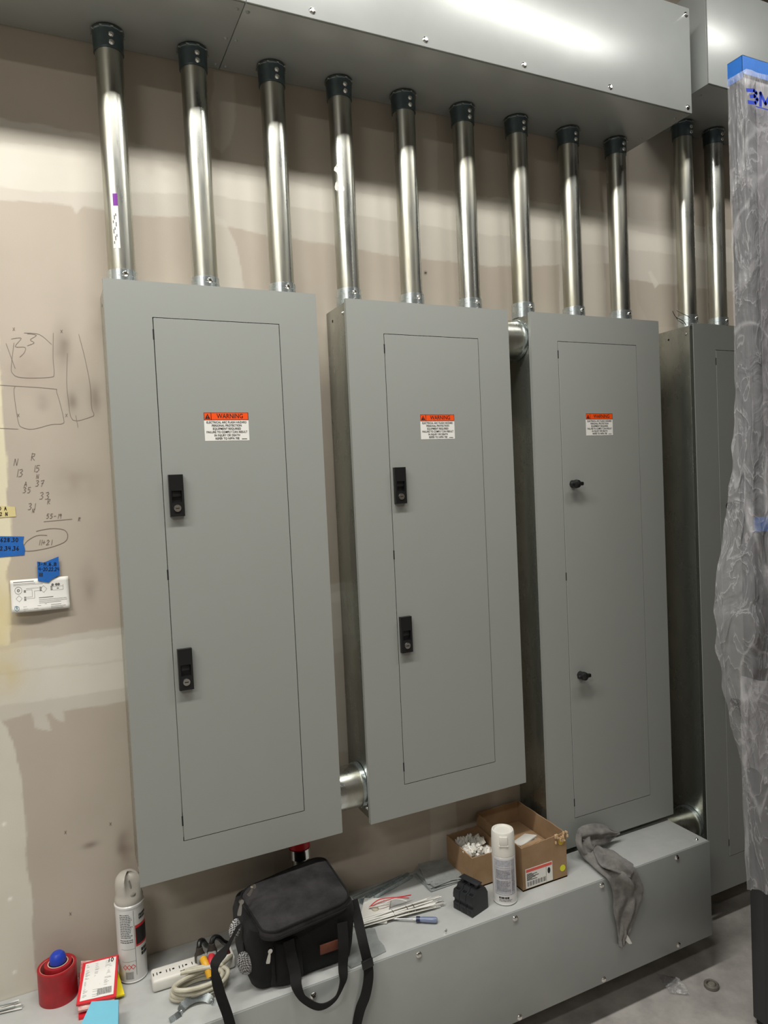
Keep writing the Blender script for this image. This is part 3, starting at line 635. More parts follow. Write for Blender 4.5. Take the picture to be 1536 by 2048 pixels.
for u0, v0, u1, v1 in ((.26, .29, .48, .29), (.26, .33, .36, .33), (.36, .33, .36, .55), (.26, .55, .36, .55), (.26, .60, .40, .60), (.40, .60, .40, .38), (.40, .38, .49, .38), (.72, .29, .9, .29), (.9, .24, .9, .40), (.72, .40, .9, .40)):
    if v0 == v1: cdash(q, u0, u1, v0, .003)
    else: q.add([cp(u0-.002, v0, .0006), cp(u0+.002, v0, .0006), cp(u0+.002, v1, .0006), cp(u0-.002, v1, .0006)], [[0, 1, 2, 3]])
q.build('card_print', GINK, t)
q = MB(); cpoly(q, .09, .875, .045, 6, .037); o9 = cp(.09, .875, .0008); text(q, 'S', o9, C[1]-C[0], (0, 0, 1), .010); q.build('hexagon_logo', mat('teal ink', (36, 112, 140), .5), t)

# ------------------------------------------------------------------ things on the trough
def dashes(mb, c, r, a0, a1, z0, z1, rows, fill=.5, seed=1):
    q = random.Random(seed)
    for k in range(rows):
        z = z1-(z1-z0)*(k+.5)/rows; h = (z1-z0)/rows*fill/2; a = a0; end = a1-(a1-a0)*q.uniform(0, .3)
        while a < end: b = min(a+q.uniform(.05, .2), end); wrap(mb, c, r, a, b, z-h, z+h, 1); a = b+.03
# grey capped spray can
c = (-.020, -.062); R1 = .033; t = thing('spray_can', 'tall white spray can with a beige-grey nozzle cap, against the wall', 'spray can', (*c, WZ))
MB().lathe([(.026, 0), (.0315, .001), (.0335, .004), (.0325, .006), (R1, .008), (R1, .182), (.0345, .184), (.0345, .188), (.031, .191)], (*c, WZ), 48).build('can_body', CANW, t)
q = MB(); cap = [(.0315, .188), (.033, .192), (.033, .200), (.0305, .206), (.030, .215), (.0305, .235), (.028, .247), (.021, .256), (.010, .260), (0, .261)]
n = 48; rows = []
for rr, z in cap:
    row = []
    for i in range(n):
        a = 2*PI*i/n; x, y = rr*math.sin(a), -rr*math.cos(a)
        da = (a-.5+PI) % (2*PI)-PI          # scooped notch facing the room
        k = max(0, 1-(da/.85)**2) if z > .212 else 0
        k *= min(1, (z-.212)/.012) if z > .212 else 0
        x -= math.sin(.5)*.015*k; y += math.cos(.5)*.015*k
        row.append((c[0]+x, c[1]+y, WZ+z-.006*k))
    rows.append(row)
q.loft(rows, closed=True); q.build('spray_cap', CAPG, t, 50)
q = MB(); q.cyl((c[0]+.006, c[1]-.018, WZ+.212), (c[0]+.0, c[1]-.012, WZ+.243), .0035, seg=12); q.lathe([(.009, .210), (.009, .214), (.004, .216)], (c[0]+.006, c[1]-.02, WZ), 16); q.build('nozzle', mat('grey nozzle', (140, 138, 132), .4), t)
q = MB(); dashes(q, c, R1+.0003, -.85, .10, WZ+.112, WZ+.172, 14, .5, 2); dashes(q, c, R1+.0003, -.9, .1, WZ+.10, WZ+.11, 2, .5, 3)
wrap(q, c, R1+.0003, -.85, .15, WZ+.085, WZ+.0856, 4); wrap(q, c, R1+.0003, -.85, .15, WZ+.055, WZ+.0556, 4)
for k in range(16): wrap(q, c, R1+.0003, -.62+k*.035, -.62+k*.035+.012+.012*(k % 3 == 0), WZ+.012, WZ+.030, 1)
q.build('label_print', GINK, t)
q = MB(); wrap(q, c, R1+.0002, .22, 1.5, WZ+.088, WZ+.140, 8); rb = q.build('red_patch', REDC, t)
q = MB(); wrap(q, c, R1+.0004, .26, 1.5, WZ+.093, WZ+.133, 8); q.build('black_patch', INK, rb)
q = MB(); dashes(q, c, R1+.0004, .55, 1.4, WZ+.150, WZ+.165, 2, .8, 4); dashes(q, c, R1+.0004, .6, 1.4, WZ+.06, WZ+.08, 2, .8, 6); wrap(q, c, R1+.0004, .15, .17, WZ+.02, WZ+.178, 1); q.build('dark_lettering', INK, t)
q = MB()
for a in (-.62, -.34, -.06):
    z = WZ+.042; d = .0055; P = [(a-.16, z), (a, z-d), (a+.16, z), (a, z+d)]
    for i in range(4):
        (a0, z0), (a1, z1) = P[i], P[(i+1) % 4]; r = R1+.0005
        stroke(q, [(c[0]+r*math.sin(a0), c[1]-r*math.cos(a0), z0), (c[0]+r*math.sin(a1), c[1]-r*math.cos(a1), z1)], .0012)
q.build('hazard_diamond', REDC, t)
# white spray can
c = (.944, -.252); R2 = .0325; t = thing('spray_can', 'white spray can with white cap, in front of the cardboard boxes', 'spray can', (*c, WZ))
MB().lathe([(.026, 0), (.0315, .001), (.0335, .004), (.0325, .006), (R2, .008), (R2, .134), (.030, .137)], (*c, WZ), 48).build('can_body', CANW, t)
q = MB(); q.lathe([(.0325, .136), (.0328, .139), (.0315, .196), (.0295, .201), (.026, .2015), (.024, .198), (0, .198)], (*c, WZ), 48); cp_ = q.build('cap', WHITEP, t)
a0 = -.55; q = MB(); T = Matrix.Translation((c[0], c[1], WZ)) @ Matrix.Rotation(a0, 4, 'Z')
q.T = T; q.box(-.011, .011, -.0345, -.026, .170, .194, .0012); q.box(-.013, .013, -.0345, -.026, .166, .170, .001); q.build('cap_tab', WHITEP, cp_)
q = MB(); wrap(q, c, R2+.0002, -1.5, .45, WZ+.030, WZ+.128, 16); lb = q.build('label', LILAC, t)
q = MB(); r = R2+.0005
for z in (.108, .102, .072, .033): wrap(q, c, r, -1.35, .0, WZ+z, WZ+z+.0014, 8)
wrap(q, c, r, -.02, .02, WZ+.033, WZ+.125, 1); wrap(q, c, r, -1.4, -1.36, WZ+.033, WZ+.125, 1); q.build('white_lines', CANW, lb)
q = MB(); dashes(q, c, r, -1.3, -.08, WZ+.04, WZ+.070, 9, .35, 5); dashes(q, c, r, -1.3, -.08, WZ+.076, WZ+.100, 7, .35, 6); dashes(q, c, r, .06, .4, WZ+.04, WZ+.1, 16, .35, 7); dashes(q, c, r, -1.1, .1, WZ+.012, WZ+.019, 2, .5, 8); q.build('label_print', GINK, lb)
q = MB(); dashes(q, c, r, -1.1, -.1, WZ+.020, WZ+.026, 1, .9, 9); q.build('dark_lettering', INK, lb)

# red tape rolls with a blue marker standing inside
c = (-.187, -.050, WZ); t = thing('tape_roll', 'wide red tape roll standing at the far left, another roll inside it', 'tape roll', c)
MB().ring(.0375, .0425, 0, .076, c, 56).build('tape', REDT, t)
MB().ring(.0355, .0375, .0005, .0755, c, 56).build('core', REDE, t)
c2 = (-.184, -.052, WZ); t = thing('tape_roll', 'smaller red tape roll nested inside the wide red one', 'tape roll', c2)
MB().ring(.0225, .030, 0, .083, c2, 48).build('tape', REDT, t); MB().ring(.0205, .0225, .0002, .0832, c2, 48).build('core', mat('pale card core', (214, 190, 170), .7), t)
q = MB(); q.lathe([(.012, .0), (.0175, .002), (.0175, .082), (.018, .086)], c2, 32); t = thing('chalk_bottle', 'round blue-topped bottle standing inside the red tape rolls', 'bottle', c2)
q.build('bottle_body', mat('sooty plastic', (70, 66, 58), .6, 0, .4, 60), t)
MB().lathe([(.018, .084), (.0182, .092), (.0165, .100), (.011, .106), (0, .108)], c2, 32).build('blue_top', BLUEP, t)

# red card packets, yellow card, blue foam
def tilted(px_pts, zs): return [at(a, b, 'z', z) for (a, b), z in zip(px_pts, zs)]
def packet(name, lab, cat, pts, zs, th, mt, group=None):
    P = tilted(pts, zs); q = MB(); nn = (P[1]-P[0]).cross(P[2]-P[0]).normalized(); nn = nn if nn.z > 0 else -nn
    q.slab([p-nn*th for p in P], th, nn); o = q.build(name, mt); tag(o, lab, cat, group); return o, P, nn
g = 'card packets beside the spray can'
packet('card_packet', 'lowest red card packet of the stack, beside the left spray can', 'packet', [(158, 1932), (228, 1952), (222, 2020), (157, 2036)], (WZ+.010, WZ+.010, WZ+.006, WZ+.006), .006, REDC, g)
packet('card_packet', 'yellow card packet poking out from under the red ones', 'packet', [(180, 1935), (236, 1942), (249, 1988), (190, 2006)], (WZ+.018, WZ+.020, WZ+.0105, WZ+.014), .004, YELC, g)
packet('card_packet', 'red and white card packet second from the top of the stack', 'packet', [(162, 1922), (232, 1918), (228, 2006), (156, 2022)], (WZ+.048, WZ+.050, WZ+.018, WZ+.018), .006, mat('pink printed card', (206, 90, 96), .5, 0, .5, 60, vcol=(230, 225, 215)), g)
t0 = thing('card_packet', 'red-edged white card packet marked 10, topmost of the stack', 'packet', at(195, 2005, 'z', WZ+.03), g)
P = tilted([(166, 1926), (236, 1909), (232, 1993), (152, 2010)], (WZ+.062, WZ+.066, WZ+.027, WZ+.027)); nn = (P[1]-P[0]).cross(P[2]-P[0]).normalized(); nn = nn if nn.z > 0 else -nn
q = MB(); q.slab([p-nn*.006 for p in P], .006, nn); q.build('red_sleeve', REDC, t0)
def pp(u, v, o=0): return P[0].lerp(P[1], u).lerp(P[3].lerp(P[2], u), v)+nn*o
q = MB(); q.slab([pp(.09, .05, .0002), pp(.95, .04, .0002), pp(.93, .93, .0002), pp(.08, .94, .0002)], .0003, nn); ins = q.build('paper_insert', PAPER, t0)
q = MB(); rr_ = random.Random(4)
for k in range(36):
    v = .10+k*.0225
    for u0, u1 in ((.13, .25), (.38, .56), (.66, .85)):
        if k > 25 and u0 > .5: continue
        if rr_.random() < .72: e = u0+(u1-u0)*rr_.uniform(.3, 1); q.add([pp(u0, v, .0007), pp(e, v, .0007), pp(e, v+.006, .0007), pp(u0, v+.006, .0007)], [[0, 1, 2, 3]])
q.build('fine_print', GINK, ins)
q = MB()
for k in range(26):
    u = .50+k*.0145; ww = .009 if k % 3 else .004
    q.add([pp(u, .73, .0007), pp(u+ww, .73, .0007), pp(u+ww, .88, .0007), pp(u, .88, .0007)], [[0, 1, 2, 3]])
q.build('barcode', INK, ins); q = MB(); text(q, '10', pp(.80, .105, .0022), P[1]-P[0], P[0]-P[3], .014); q.build('handwriting', INK, ins)
P2_ = tilted([(183, 2003), (237, 1999), (236, 2060), (150, 2075)], (WZ+.045, WZ+.045, WZ+.045, WZ+.045)); q = MB()
q.slab([p-Vector((0, 0, .018)) for p in P2_], .018, (0, 0, 1)); bm_ = bmesh.new()
tag(q.build('foam_block', CYAN), 'light blue foam block lying in front of the card packets', 'foam block')

# wire bundle at the left edge
t = thing('cable_tie_bundle', 'small bundle of white strips at the lower left corner of the photo', 'bundle', (-.32, -.045, WZ)); rr_ = random.Random(5)
for k in range(14):
    a = Vector((-.44, -.035+rr_.uniform(-.012, .012), WZ+.004+.0022*(k % 4))); b = Vector((-.262-rr_.uniform(0, .02), -.042+rr_.uniform(-.015, .012), WZ+.004+.0022*(k % 4)))
    q = MB(); q.ribbon([a, a.lerp(b, .5)+Vector((0, .001, .001)), b], (0, 1, 0), .0035, .0012, 3); q.build('strip', [PAPER, STEELP][k % 2], t)

# power strip, cord, plugs
t = thing('power_strip', 'white outlet strip lying on the trough left of the bag', 'power strip', (.118, -.13, WZ))
T = Matrix.Translation((.112, -.133, WZ)) @ Matrix.Rotation(-.03, 4, 'Z')
q = MB(T); q.box(-.098, .098, -.026, .026, .001, .030, .007, 3); ps = q.build('strip_housing', WHITEP, t)
for k in range(5):
    x = -.085+k*.030; q = MB(T); q.box(x-.009, x-.007, -.006, .004, .030, .0304); q.box(x-.001, x+.001, -.006, .004, .030, .0304); q.cyl((x+.008, 0, .030), (x+.008, 0, .0304), .0028, seg=12); q.build('socket', DARK, ps)
q = MB(T); q.box(.075, .089, -.010, .010, .030, .034, .001); q.build('rocker_switch', mat('dark red switch', (70, 16, 18), .4), ps)
cor = []
for k in range(150):
    a = k/150*2*PI*4.2+1; R_ = .052+.009*math.sin(k*.21); cor.append((.108+R_*1.15*math.cos(a)+.008*math.sin(a*.37), -.205+R_*.62*math.sin(a), WZ+.008+.0085*(k/150*4)+.003*math.sin(a*1.7)))
q = MB(); q.tube(cor+[(.17, -.19, WZ+.04), (.195, -.165, WZ+.035), (.206, -.14, WZ+.02)], .0052, 10); q.build('power_cord', CREAM, t)
def plug(lab, c, rz, bc, cc, g_):
    t = thing('cord_plug', lab, 'plug', c, g_); T = Matrix.Translation(c) @ Matrix.Rotation(rz, 4, 'Z')
    q = MB(T); q.lathe([(.008, 0), (.0125, .002), (.0125, .016), (.009, .024), (.0075, .034)], seg=20); q.build('plug_body', bc, t)
    q = MB(T); q.box(-.011, .011, -.024, -.006, .002, .020, .004, 2); q.build('clear_hood', mat('cloudy clear plastic', (150, 150, 146), .3, 0, .2, 60), t)
    q = MB(T); q.tube(spline([(0, -.024, .018), (0, -.040, .014), (.002, -.052, .002), (.003, -.060, -.008)], 5), .0085, 12); q.build('coloured_grip', cc, t)
    q = MB(T); q.tube(spline([(0, 0, .026), (.001, .003, .036), (.006, .010, .041), (.016, .018, .034), (.026, .030, .014), (.034, .040, .002)], 6), .0062, 10); q.build('plug_cord', BLKP, t)
BRN = mat('smoky plug plastic', (62, 56, 50), .45, 0, .3, 60)
plug('dark plug with a yellow grip standing in the white outlet strip', (.128, -.135, WZ+.0302), .15, BRN, mat('yellow grip', (226, 172, 44), .45), 'plugs in the outlet strip')
plug('dark plug with a red grip standing in the white outlet strip', (.158, -.135, WZ+.0302), -.25, BRN, mat('red grip', (196, 52, 60), .45), 'plugs in the outlet strip')
# conduit strap and flat brackets in front of the cord
q = MB(); c = Vector((.095, -.262, WZ)); ar = [(c.x+.036*math.cos(a), c.y+.004+.02*math.sin(a), c.z+.0035+.012*math.sin(a)) for a in [PI*i/18 for i in range(19)]]
q.ribbon([(c.x+.060, c.y-.004, c.z+.002)]+ar+[(c.x-.060, c.y-.006, c.z+.002)], (0, .6, .8), .018, .002, 2); tag(q.build('pipe_strap', ZINC), 'shiny zinc pipe strap lying in front of the coiled cream cord', 'pipe strap')

# black bag
def bag():
    bx, by, bw, bd, h = .352, -.183, .264, .188, .150
    t = thing('tool_bag', 'black soft tool bag with webbing handles on the trough', 'bag', (bx, by, WZ))
    q = MB(); rows = []
    for k, (z, sw, sd, oy) in enumerate(((0, .93, .90, .004), (.004, .97, .95, .003), (.03, 1.0, 1.0, .001), (.08, 1.02, 1.03, 0), (.12, 1.01, 1.05, -.004), (.143, 1.0, 1.06, -.008), (.150, .985, 1.05, -.009), (.152, .94, 1.0, -.009))):
        P_ = rrect(bx, by+oy, bw*sw, bd*sd, .032, 8)
        rows.append([Vector((x, y, WZ+z+.0015))+Vector((noise.noise(Vector((x*18, y*18, z*24)))*.006, noise.noise(Vector((x*18+9, y*18, z*24)))*.006, 0)) for x, y in P_])
    q.loft(rows, closed=True, cap=True); q.build('bag_body', FAB, t, 60)
    # lid: tilted, padded, slightly domed
    q = MB(); rows = []
    L4 = [at(473, 1786, 'z', WZ+.168), at(646, 1710, 'z', WZ+.184), at(707, 1800, 'z', WZ+.160), at(530, 1876, 'z', WZ+.158)]
    def lid(u, v, z): return L4[0].lerp(L4[1], u).lerp(L4[3].lerp(L4[2], u), v)+Vector((0, 0, z))
    for z, s in ((-.022, .985), (-.018, 1.0), (-.004, 1.0), (.002, .985), (.005, .95), (.0075, .80), (.010, .5), (.0105, .2)):
        row = []
        for x, y in rrect(.5, .5, s, s, .16*s, 7):
            p = lid(x, y, z); p.z += noise.noise(p*22)*.005; row.append(p)
        rows.append(row)
    q.loft(rows, closed=True, cap=True); ld = q.build('lid', LIDF, t, 60)
    for zz, rr in ((.0025, .0028), (-.014, .0022)):
        q = MB(); P_ = [lid(x, y, zz) for x, y in rrect(.5, .5, 1.0 if zz < 0 else .985, 1.0 if zz < 0 else .985, .16, 7)]; P_.append(P_[0]); q.tube(P_, rr, 6); q.build('piping', WEB, ld)
    def pull(par, p, d, L_=.030):
        q = MB(); p = Vector(p); d = Vector(d).normalized(); s = d.cross(Vector((0, -1, 0))).normalized()*.004; n2 = d.cross(s).normalized()*.0012
        rows = [[p+d*a*L_-s*k-n2, p+d*a*L_+s*k-n2, p+d*a*L_+s*k+n2, p+d*a*L_-s*k+n2] for a, k in ((0, .6), (.15, .7), (.3, .9), (.85, 1.25), (1, 1.0))]
        q.loft(rows, closed=True, cap=True); q.cyl(p-d*.004-n2*3, p-d*.004+n2*3, .0055, seg=12); q.build('zipper_pull', CHROME, par)
    a, b = at(505, 1776, 'y', -.20), at(494, 1795, 'y', -.215); pull(ld, a, b-a, .020)
    a, b = at(482, 1807, 'y', -.235), at(478, 1831, 'y', -.24); pull(ld, a, b-a, .026)
    # front pocket
    q = MB(); rows = []
    for z, k in ((.006, .5), (.012, .9), (.05, 1.05), (.095, 1.0), (.112, .7), (.118, .3)):
        rows.append([Vector((.262+.085*i/12, -.268-.026*k*math.sin(PI*min(1, max(0, i/12)))**.5+0, WZ+z)) for i in range(13)])
    q.loft(rows); pk = q.build('front_pocket', FAB, t, 70, solid=.003)
    z0 = [Vector((.272, -.288, WZ+zz)) for zz in (.02, .05, .085, .108)]
    q = MB(); q.tube(spline(z0, 4), .002, 6); q.build('zipper', WEB, pk)
    a, b = at(539, 1905, 'y', -.297), at(535, 1930, 'y', -.299); pull(pk, a, b-a, .024)
    # leather patch
    A, B = at(641, 1908, 'y', -.292), at(672, 1900, 'y', -.292); q = MB(); q.box(.385, .432, -.2895, -.285, .437+.048, .437+.071, .001); q.build('leather_patch', LEATH, t)
    # mesh side pockets, holding rounded shapes
    def bulb(px, py, y, rx, rz, tilt):
        c = at(px, py, 'y', y); q = MB(Matrix.Translation(c) @ Matrix.Rotation(tilt, 4, 'Y'))
        q.lathe([(rx*math.sin(PI*k/16)*(1-.12*math.cos(PI*k/16)), rz*math.cos(PI*k/16)) for k in range(16, -1, -1)], seg=32, sy=.7); q.build('mesh_pocket', MESHF, t, 80)
    bulb(490, 1926, -.255, .018, .029, -.25); bulb(470, 1857, -.225, .014, .023, .2)
    q = MB(); q.ribbon([(.236, -.265, WZ+.075), (.214, -.235, WZ+.082), (.236, -.185, WZ+.09)], (0, 0, 1), .014, .003); q.build('pocket_binding', WEB, t)
    # carrying handle: two webbing legs and a loop hanging over the trough's edge
    yb = -.293
    H = [at(577, 1880, 'y', yb), at(582, 1910, 'y', yb-.006), at(590, 1945, 'y', yb-.016), at(594, 1975, 'y', WY-.014), at(607, 1998, 'y', WY-.022), at(640, 2014, 'y', WY-.03), at(670, 1998, 'y', WY-.03), at(685, 1965, 'y', WY-.024), at(686, 1930, 'y', yb-.02), at(687, 1890, 'y', yb-.014), at(684, 1845, 'y', yb-.002)]
    q = MB(); q.ribbon(H, [(1, 0, 0), (1, 0, .0), (.9, -.3, .3), (.2, -.6, .9), (0, -.5, 1), (-.2, -.6, .9), (-.9, -.3, .3), (-1, 0, 0), (-1, 0, 0)], .026, .0024, 8); q.build('handle_strap', WEB, t)
    # shoulder strap, right side
    R_ = [at(706, 1800, 'y', -.262), at(716, 1840, 'y', -.285), at(726, 1885, 'y', WY-.006), at(735, 1925, 'y', WY-.012), at(737, 1955, 'y', WY-.014), at(731, 1990, 'y', WY-.014), at(720, 2020, 'y', WY-.012), at(712, 2060, 'y', WY-.01), at(708, 2110, 'y', WY-.01)]
    q = MB(); q.ribbon(R_, [(1, -.1, 0), (1, -.1, 0), (1, -.1, 0), (.9, -.4, 0), (.6, -.8, 0), (.3, -1, 0)], .024, .0022, 8); sh = q.build('shoulder_strap', WEB, t)
    cc = at(735, 1927, 'y', WY-.014); q = MB(Matrix.Translation(cc) @ Matrix.Rotation(-.12, 4, 'Y')); q.box(-.0145, .0145, -.004, .004, -.011, .011, .002); q.build('buckle', BLKP, sh)
    # shoulder strap, left side, twisting down from the ring
    L_ = [at(478, 1850, 'y', -.262), at(462, 1880, 'y', -.285), at(446, 1905, 'y', -.305), at(430, 1928, 'y', WY-.010), at(432, 1955, 'y', WY-.016), at(441, 1990, 'y', WY-.018), at(455, 2030, 'y', WY-.016), at(466, 2075, 'y', WY-.014), at(472, 2130, 'y', WY-.012)]
    q = MB(); q.ribbon(L_, [(1, 0, 1), (0, -1, .5), (1, .2, 0), (.4, -1, 0), (1, -.2, .2), (1, 0, 0), (1, 0, 0), (1, 0, 0)], .022, .003, 8); q.build('shoulder_strap', WEB, t)
    q = MB(); q.box(.226, .240, -.268, -.252, WZ+.098, WZ+.120, .003); q.build('strap_clip', BLKP, t)
bag()

# metal and plastic bits behind and beside the bag
def bar(name, lab, cat, pts, wd, mt, h=.012, group=None):
    A, B = Vector(pts[0]), Vector(pts[1]); d = (B-A).normalized(); s = Vector((-d.y, d.x, 0))*wd
    q = MB(); rows = []
    for p in (A, B): rows.append([p-s, p-s+Vector((0, 0, h)), p-s*.86+Vector((0, 0, h)), p-s*.86+Vector((0, 0, .0015)), p+s*.86+Vector((0, 0, .0015)), p+s*.86+Vector((0, 0, h)), p+s+Vector((0, 0, h)), p+s])
    q.loft(rows, closed=True, cap=True); return tag(q.build(name, mt), lab, cat, group)
bar('metal_channel', 'thin bent metal channel leaning toward the wall, behind the white wall plate', 'metal channel', ((.585, -.072, WZ+.001), (.768, -.018, WZ+.001)), .010, ZINC, .010, 'metal channels')
bar('metal_channel', 'thin metal channel lying against the wall, right behind the other', 'metal channel', ((.575, -.040, WZ+.001), (.745, -.012, WZ+.001)), .006, STEELP, .006, 'metal channels')
platelabs = ['lowest flat grey cover plate of the stack against the wall', 'second flat grey cover plate from the bottom of the wall stack', 'third flat grey cover plate from the bottom of the wall stack', 'topmost shiny grey cover plate, propped at an angle on the stack']
for k in range(4):
    T = Matrix.Translation((.835+.004*k, -.067+.003*k, WZ+.0012+.0042*k)) @ Matrix.Rotation((.02, -.10, .07, -.24)[k], 4, 'Z') @ Matrix.Rotation((0, .0, 0, .06)[k], 4, 'X')
    q = MB(T); q.box(-.055, .055, -.052, .052, 0, .0022, .0006, 1)
    for sx in (-1, 1): q.box(-.055 if sx < 0 else .051, -.051 if sx < 0 else .055, -.052, .052, .0022, .0040)
    for sx in (-.04, .04): q.cyl((sx, -.045, .002), (sx, -.045, .0042), .004, seg=10)
    tag(q.build('cover_plate', STEELP), platelabs[k], 'metal plate', 'stack of cover plates')
# plate half under the strap
q = MB(); P_ = [at(a, b, 'z', WZ+.0008) for a, b in ((688, 1925), (702, 1937), (716, 1931), (772, 1903), (768, 1892), (757, 1880), (750, 1858), (724, 1855), (690, 1880))]
q.slab(P_, .0015, (0, 0, 1)); tag(q.build('steel_bracket', STEELP), 'flat torn-edged steel bracket at the trough edge under the shoulder strap', 'bracket')
# white wall plate and red thermostat wires
T = Matrix.Translation((.604, -.124, WZ+.001)) @ Matrix.Rotation(-.55, 4, 'Z')
q = MB(T); q.box(-.038, .038, -.055, .055, 0, .006, .002); t = thing('wall_plate', 'white plastic wall plate with red wires, right of the bag', 'wall plate', (.604, -.124, WZ)); q.build('plate', WHITEP, t)
q = MB(T); q.lathe([(.010, .006), (.009, .009), (.006, .011), (0, .011)], seg=20); q.build('hub', CREAM, t)
q = MB(T); q.cyl((.02, .04, .006), (.02, .04, .0066), .0025, seg=10); q.build('screw_hole', DARK, t)
for k, mt in enumerate((REDC, mat('faded red wire', (190, 90, 90), .5), WHITEP)):
    A = at(738, 1815, 'z', WZ+.012); B = at(822-k*4, 1790+k*6, 'z', WZ+.02)
    q = MB(); q.tube(spline([A, A.lerp(B, .3)+Vector((0, .012-.01*k, .006)), A.lerp(B, .7)+Vector((0, -.006+.006*k, .008)), B], 6), .0014, 6); q.build('wire', mt, t)
# bundle of white rods
t = thing('cable_tie_bundle', 'long bundle of white and silver strips between bag and breaker', 'bundle', (.66, -.175, WZ)); rr_ = random.Random(8)
A = Vector((.525, -.168, WZ)); B = Vector((.765, -.183, WZ)); dd = (B-A).normalized(); ss = Vector((-dd.y, dd.x, 0))
for k in range(34):
    o1 = ss*rr_.uniform(-.013, .013); o2 = ss*rr_.uniform(-.022, .022); zz = .0085+.0022*(k % 6)
    a = A+o1+Vector((0, 0, zz)); b = B+o2+dd*rr_.uniform(-.03, .02)+Vector((0, 0, zz-.003)); q = MB()
    q.ribbon([a, a.lerp(b, .5)+Vector((0, 0, .001)), b], (ss.x, ss.y, rr_.uniform(-.5, .5)), .0032, .0011, 3); q.build('strip', [PAPER, WHITEP, CHROME, PAPER][k % 4], t)
for u in (.45, .62, .7):
    c = A.lerp(B, u)+Vector((0, 0, .012)); q = MB(); q.tube([c+ss*.015*math.cos(a)+Vector((0, 0, .009*math.sin(a))) for a in [2*PI*i/16 for i in range(17)]], .0009, 5); q.build('wire_tie', CHROME, t)
# screwdriver
t = thing('screwdriver', 'small screwdriver with a clear blue fluted handle', 'screwdriver', (.69, -.225, WZ)); A = Vector((.628, -.186, WZ+.007)); M_ = Vector((.680, -.221, WZ+.009)); B = Vector((.727, -.2525, WZ+.009)); d = (B-M_).normalized()
MB().cyl(A, M_, .0022, seg=12).build('shaft', SHAFT, t)
q = MB(); a_ = d.orthogonal().normalized(); b_ = d.cross(a_); rows = []
for u, r in ((0, .004), (.06, .0065), (.14, .007), (.2, .006), (.3, .0072), (.8, .0078), (.93, .0075), (1, .005)):
    rows.append([M_.lerp(B, u)+(a_*math.cos(2*PI*i/24)+b_*math.sin(2*PI*i/24))*r*(1-.10*(i % 4 == 0)*(.25 < u < .9)) for i in range(24)])
q.loft(rows, closed=True, cap=True); q.build('handle', DRVB, t, 50)
q = MB(); q.cyl(M_, M_.lerp(B, .18), .0074, seg=20); q.build('dark_ferrule', mat('navy collar', (34, 44, 78), .3), t)
# small loose screw
p = at(890, 1864, 'z', WZ+.003); q = MB(); q.cyl(p, p+Vector((.008, .006, .002)), .0015, seg=8); q.cyl(p, p-Vector((.0015, .001, 0)), .0035, seg=10); tag(q.build('loose_screw', CHROME), 'tiny loose screw lying near the trough edge below the breaker', 'screw')

# three-pole breaker
t = thing('circuit_breaker', 'black three-pole circuit breaker block on the trough', 'circuit breaker', (.842, -.238, WZ))
T = Matrix.Translation((.8415, -.2375, WZ)) @ Matrix.Rotation(.30, 4, 'Z') @ Matrix.Scale(.9, 4)
for k in range(3):
    y = -.0255+.0255*k                      # poles side by side
    q = MB(T); prof = [(-.038, .002), (.036, .002), (.036, .050), (.026, .068), (.012, .072), (-.014, .072), (-.020, .062), (-.034, .060), (-.038, .048), (-.038, .036), (-.032, .034), (-.032, .024), (-.038, .022)]
    q.prism(prof, y-.0120, y+.0120); q.build('pole_housing', BLKM, t)
    q = MB(T); q.box(-.006, .010, y-.004, y+.004, .072, .084, .0015); q.build('toggle', BLKM, t)
    q = MB(T); q.box(-.0385, -.030, y-.008, y+.008, .005, .018, .001); q.build('terminal', BLKP, t); q = MB(T); q.box(-.030, -.022, y-.006, y+.006, .060, .0635, .001); q.build('terminal', BLKP, t)
q = MB(T); q.box(-.010, .014, -.036, .036, .0842, .088, .0015); q.build('tie_bar', BLKM, t)
q = MB(T); q.box(.016, .032, -.03, .03, .060, .0665, .002); q.build('cover_ridge', BLKM, t)

# cardboard boxes
def cbox(t, x0, x1, y0, y1, h, th=.003, hs=None):
    hs = hs or (h, h, h, h)
    q = MB(); q.box(x0, x1, y0, y1, WZ+.0005, WZ+.004)
    # front, back, left, right walls with slightly torn upper edges
    def wallp(a, b, ha, hb, nx, ny, seed):
        rr = random.Random(seed); n = 24; P0, P1 = Vector(a), Vector(b); lo = []; hi = []
        for i in range(n+1):
            p = P0.lerp(P1, i/n); lo.append(p); hi.append(p+Vector((0, 0, ha+(hb-ha)*i/n+rr.uniform(-.0008, .0008))))
        s = Vector((nx, ny, 0))*th
        q.loft([lo, hi, [p+s for p in hi], [p+s for p in lo]])
    z = WZ+.0008
    wallp((x0, y0, z), (x1, y0, z), hs[0], hs[1], 0, 1, 1); wallp((x0, y1, z), (x1, y1, z), hs[3], hs[2], 0, -1, 2)
    wallp((x0, y0, z), (x0, y1, z), hs[0], hs[3], 1, 0, 3); wallp((x1, y0, z), (x1, y1, z), hs[1], hs[2], -1, 0, 4)
    return q.build('box_walls', CARD, t, 30)
t = thing('cardboard_box', 'larger open cardboard box with a label and yellow dot, beside the third panel', 'cardboard box', (1.088, -.13, WZ), 'open cardboard boxes')
w1 = cbox(t, 1.008, 1.166, -.248, -.014, .130, hs=(.124, .132, .134, .132))
yb = -.2482; A = at(1047, 1780, 'y', yb); B = at(1106, 1729, 'y', yb); x0, x1, z0, z1 = 1.018, 1.113, WZ+.006, WZ+.062
q = MB(); q.box(x0, x1, yb-.0004, yb, z0, z1); lb = q.build('shipping_label', PAPER, t)
q = MB(); q.box(x0+.002, x1-.002, yb-.0007, yb-.0004, z1-.010, z1-.002); q.build('red_stripe', mat('label red', (226, 96, 84), .5), lb)
q = MB()
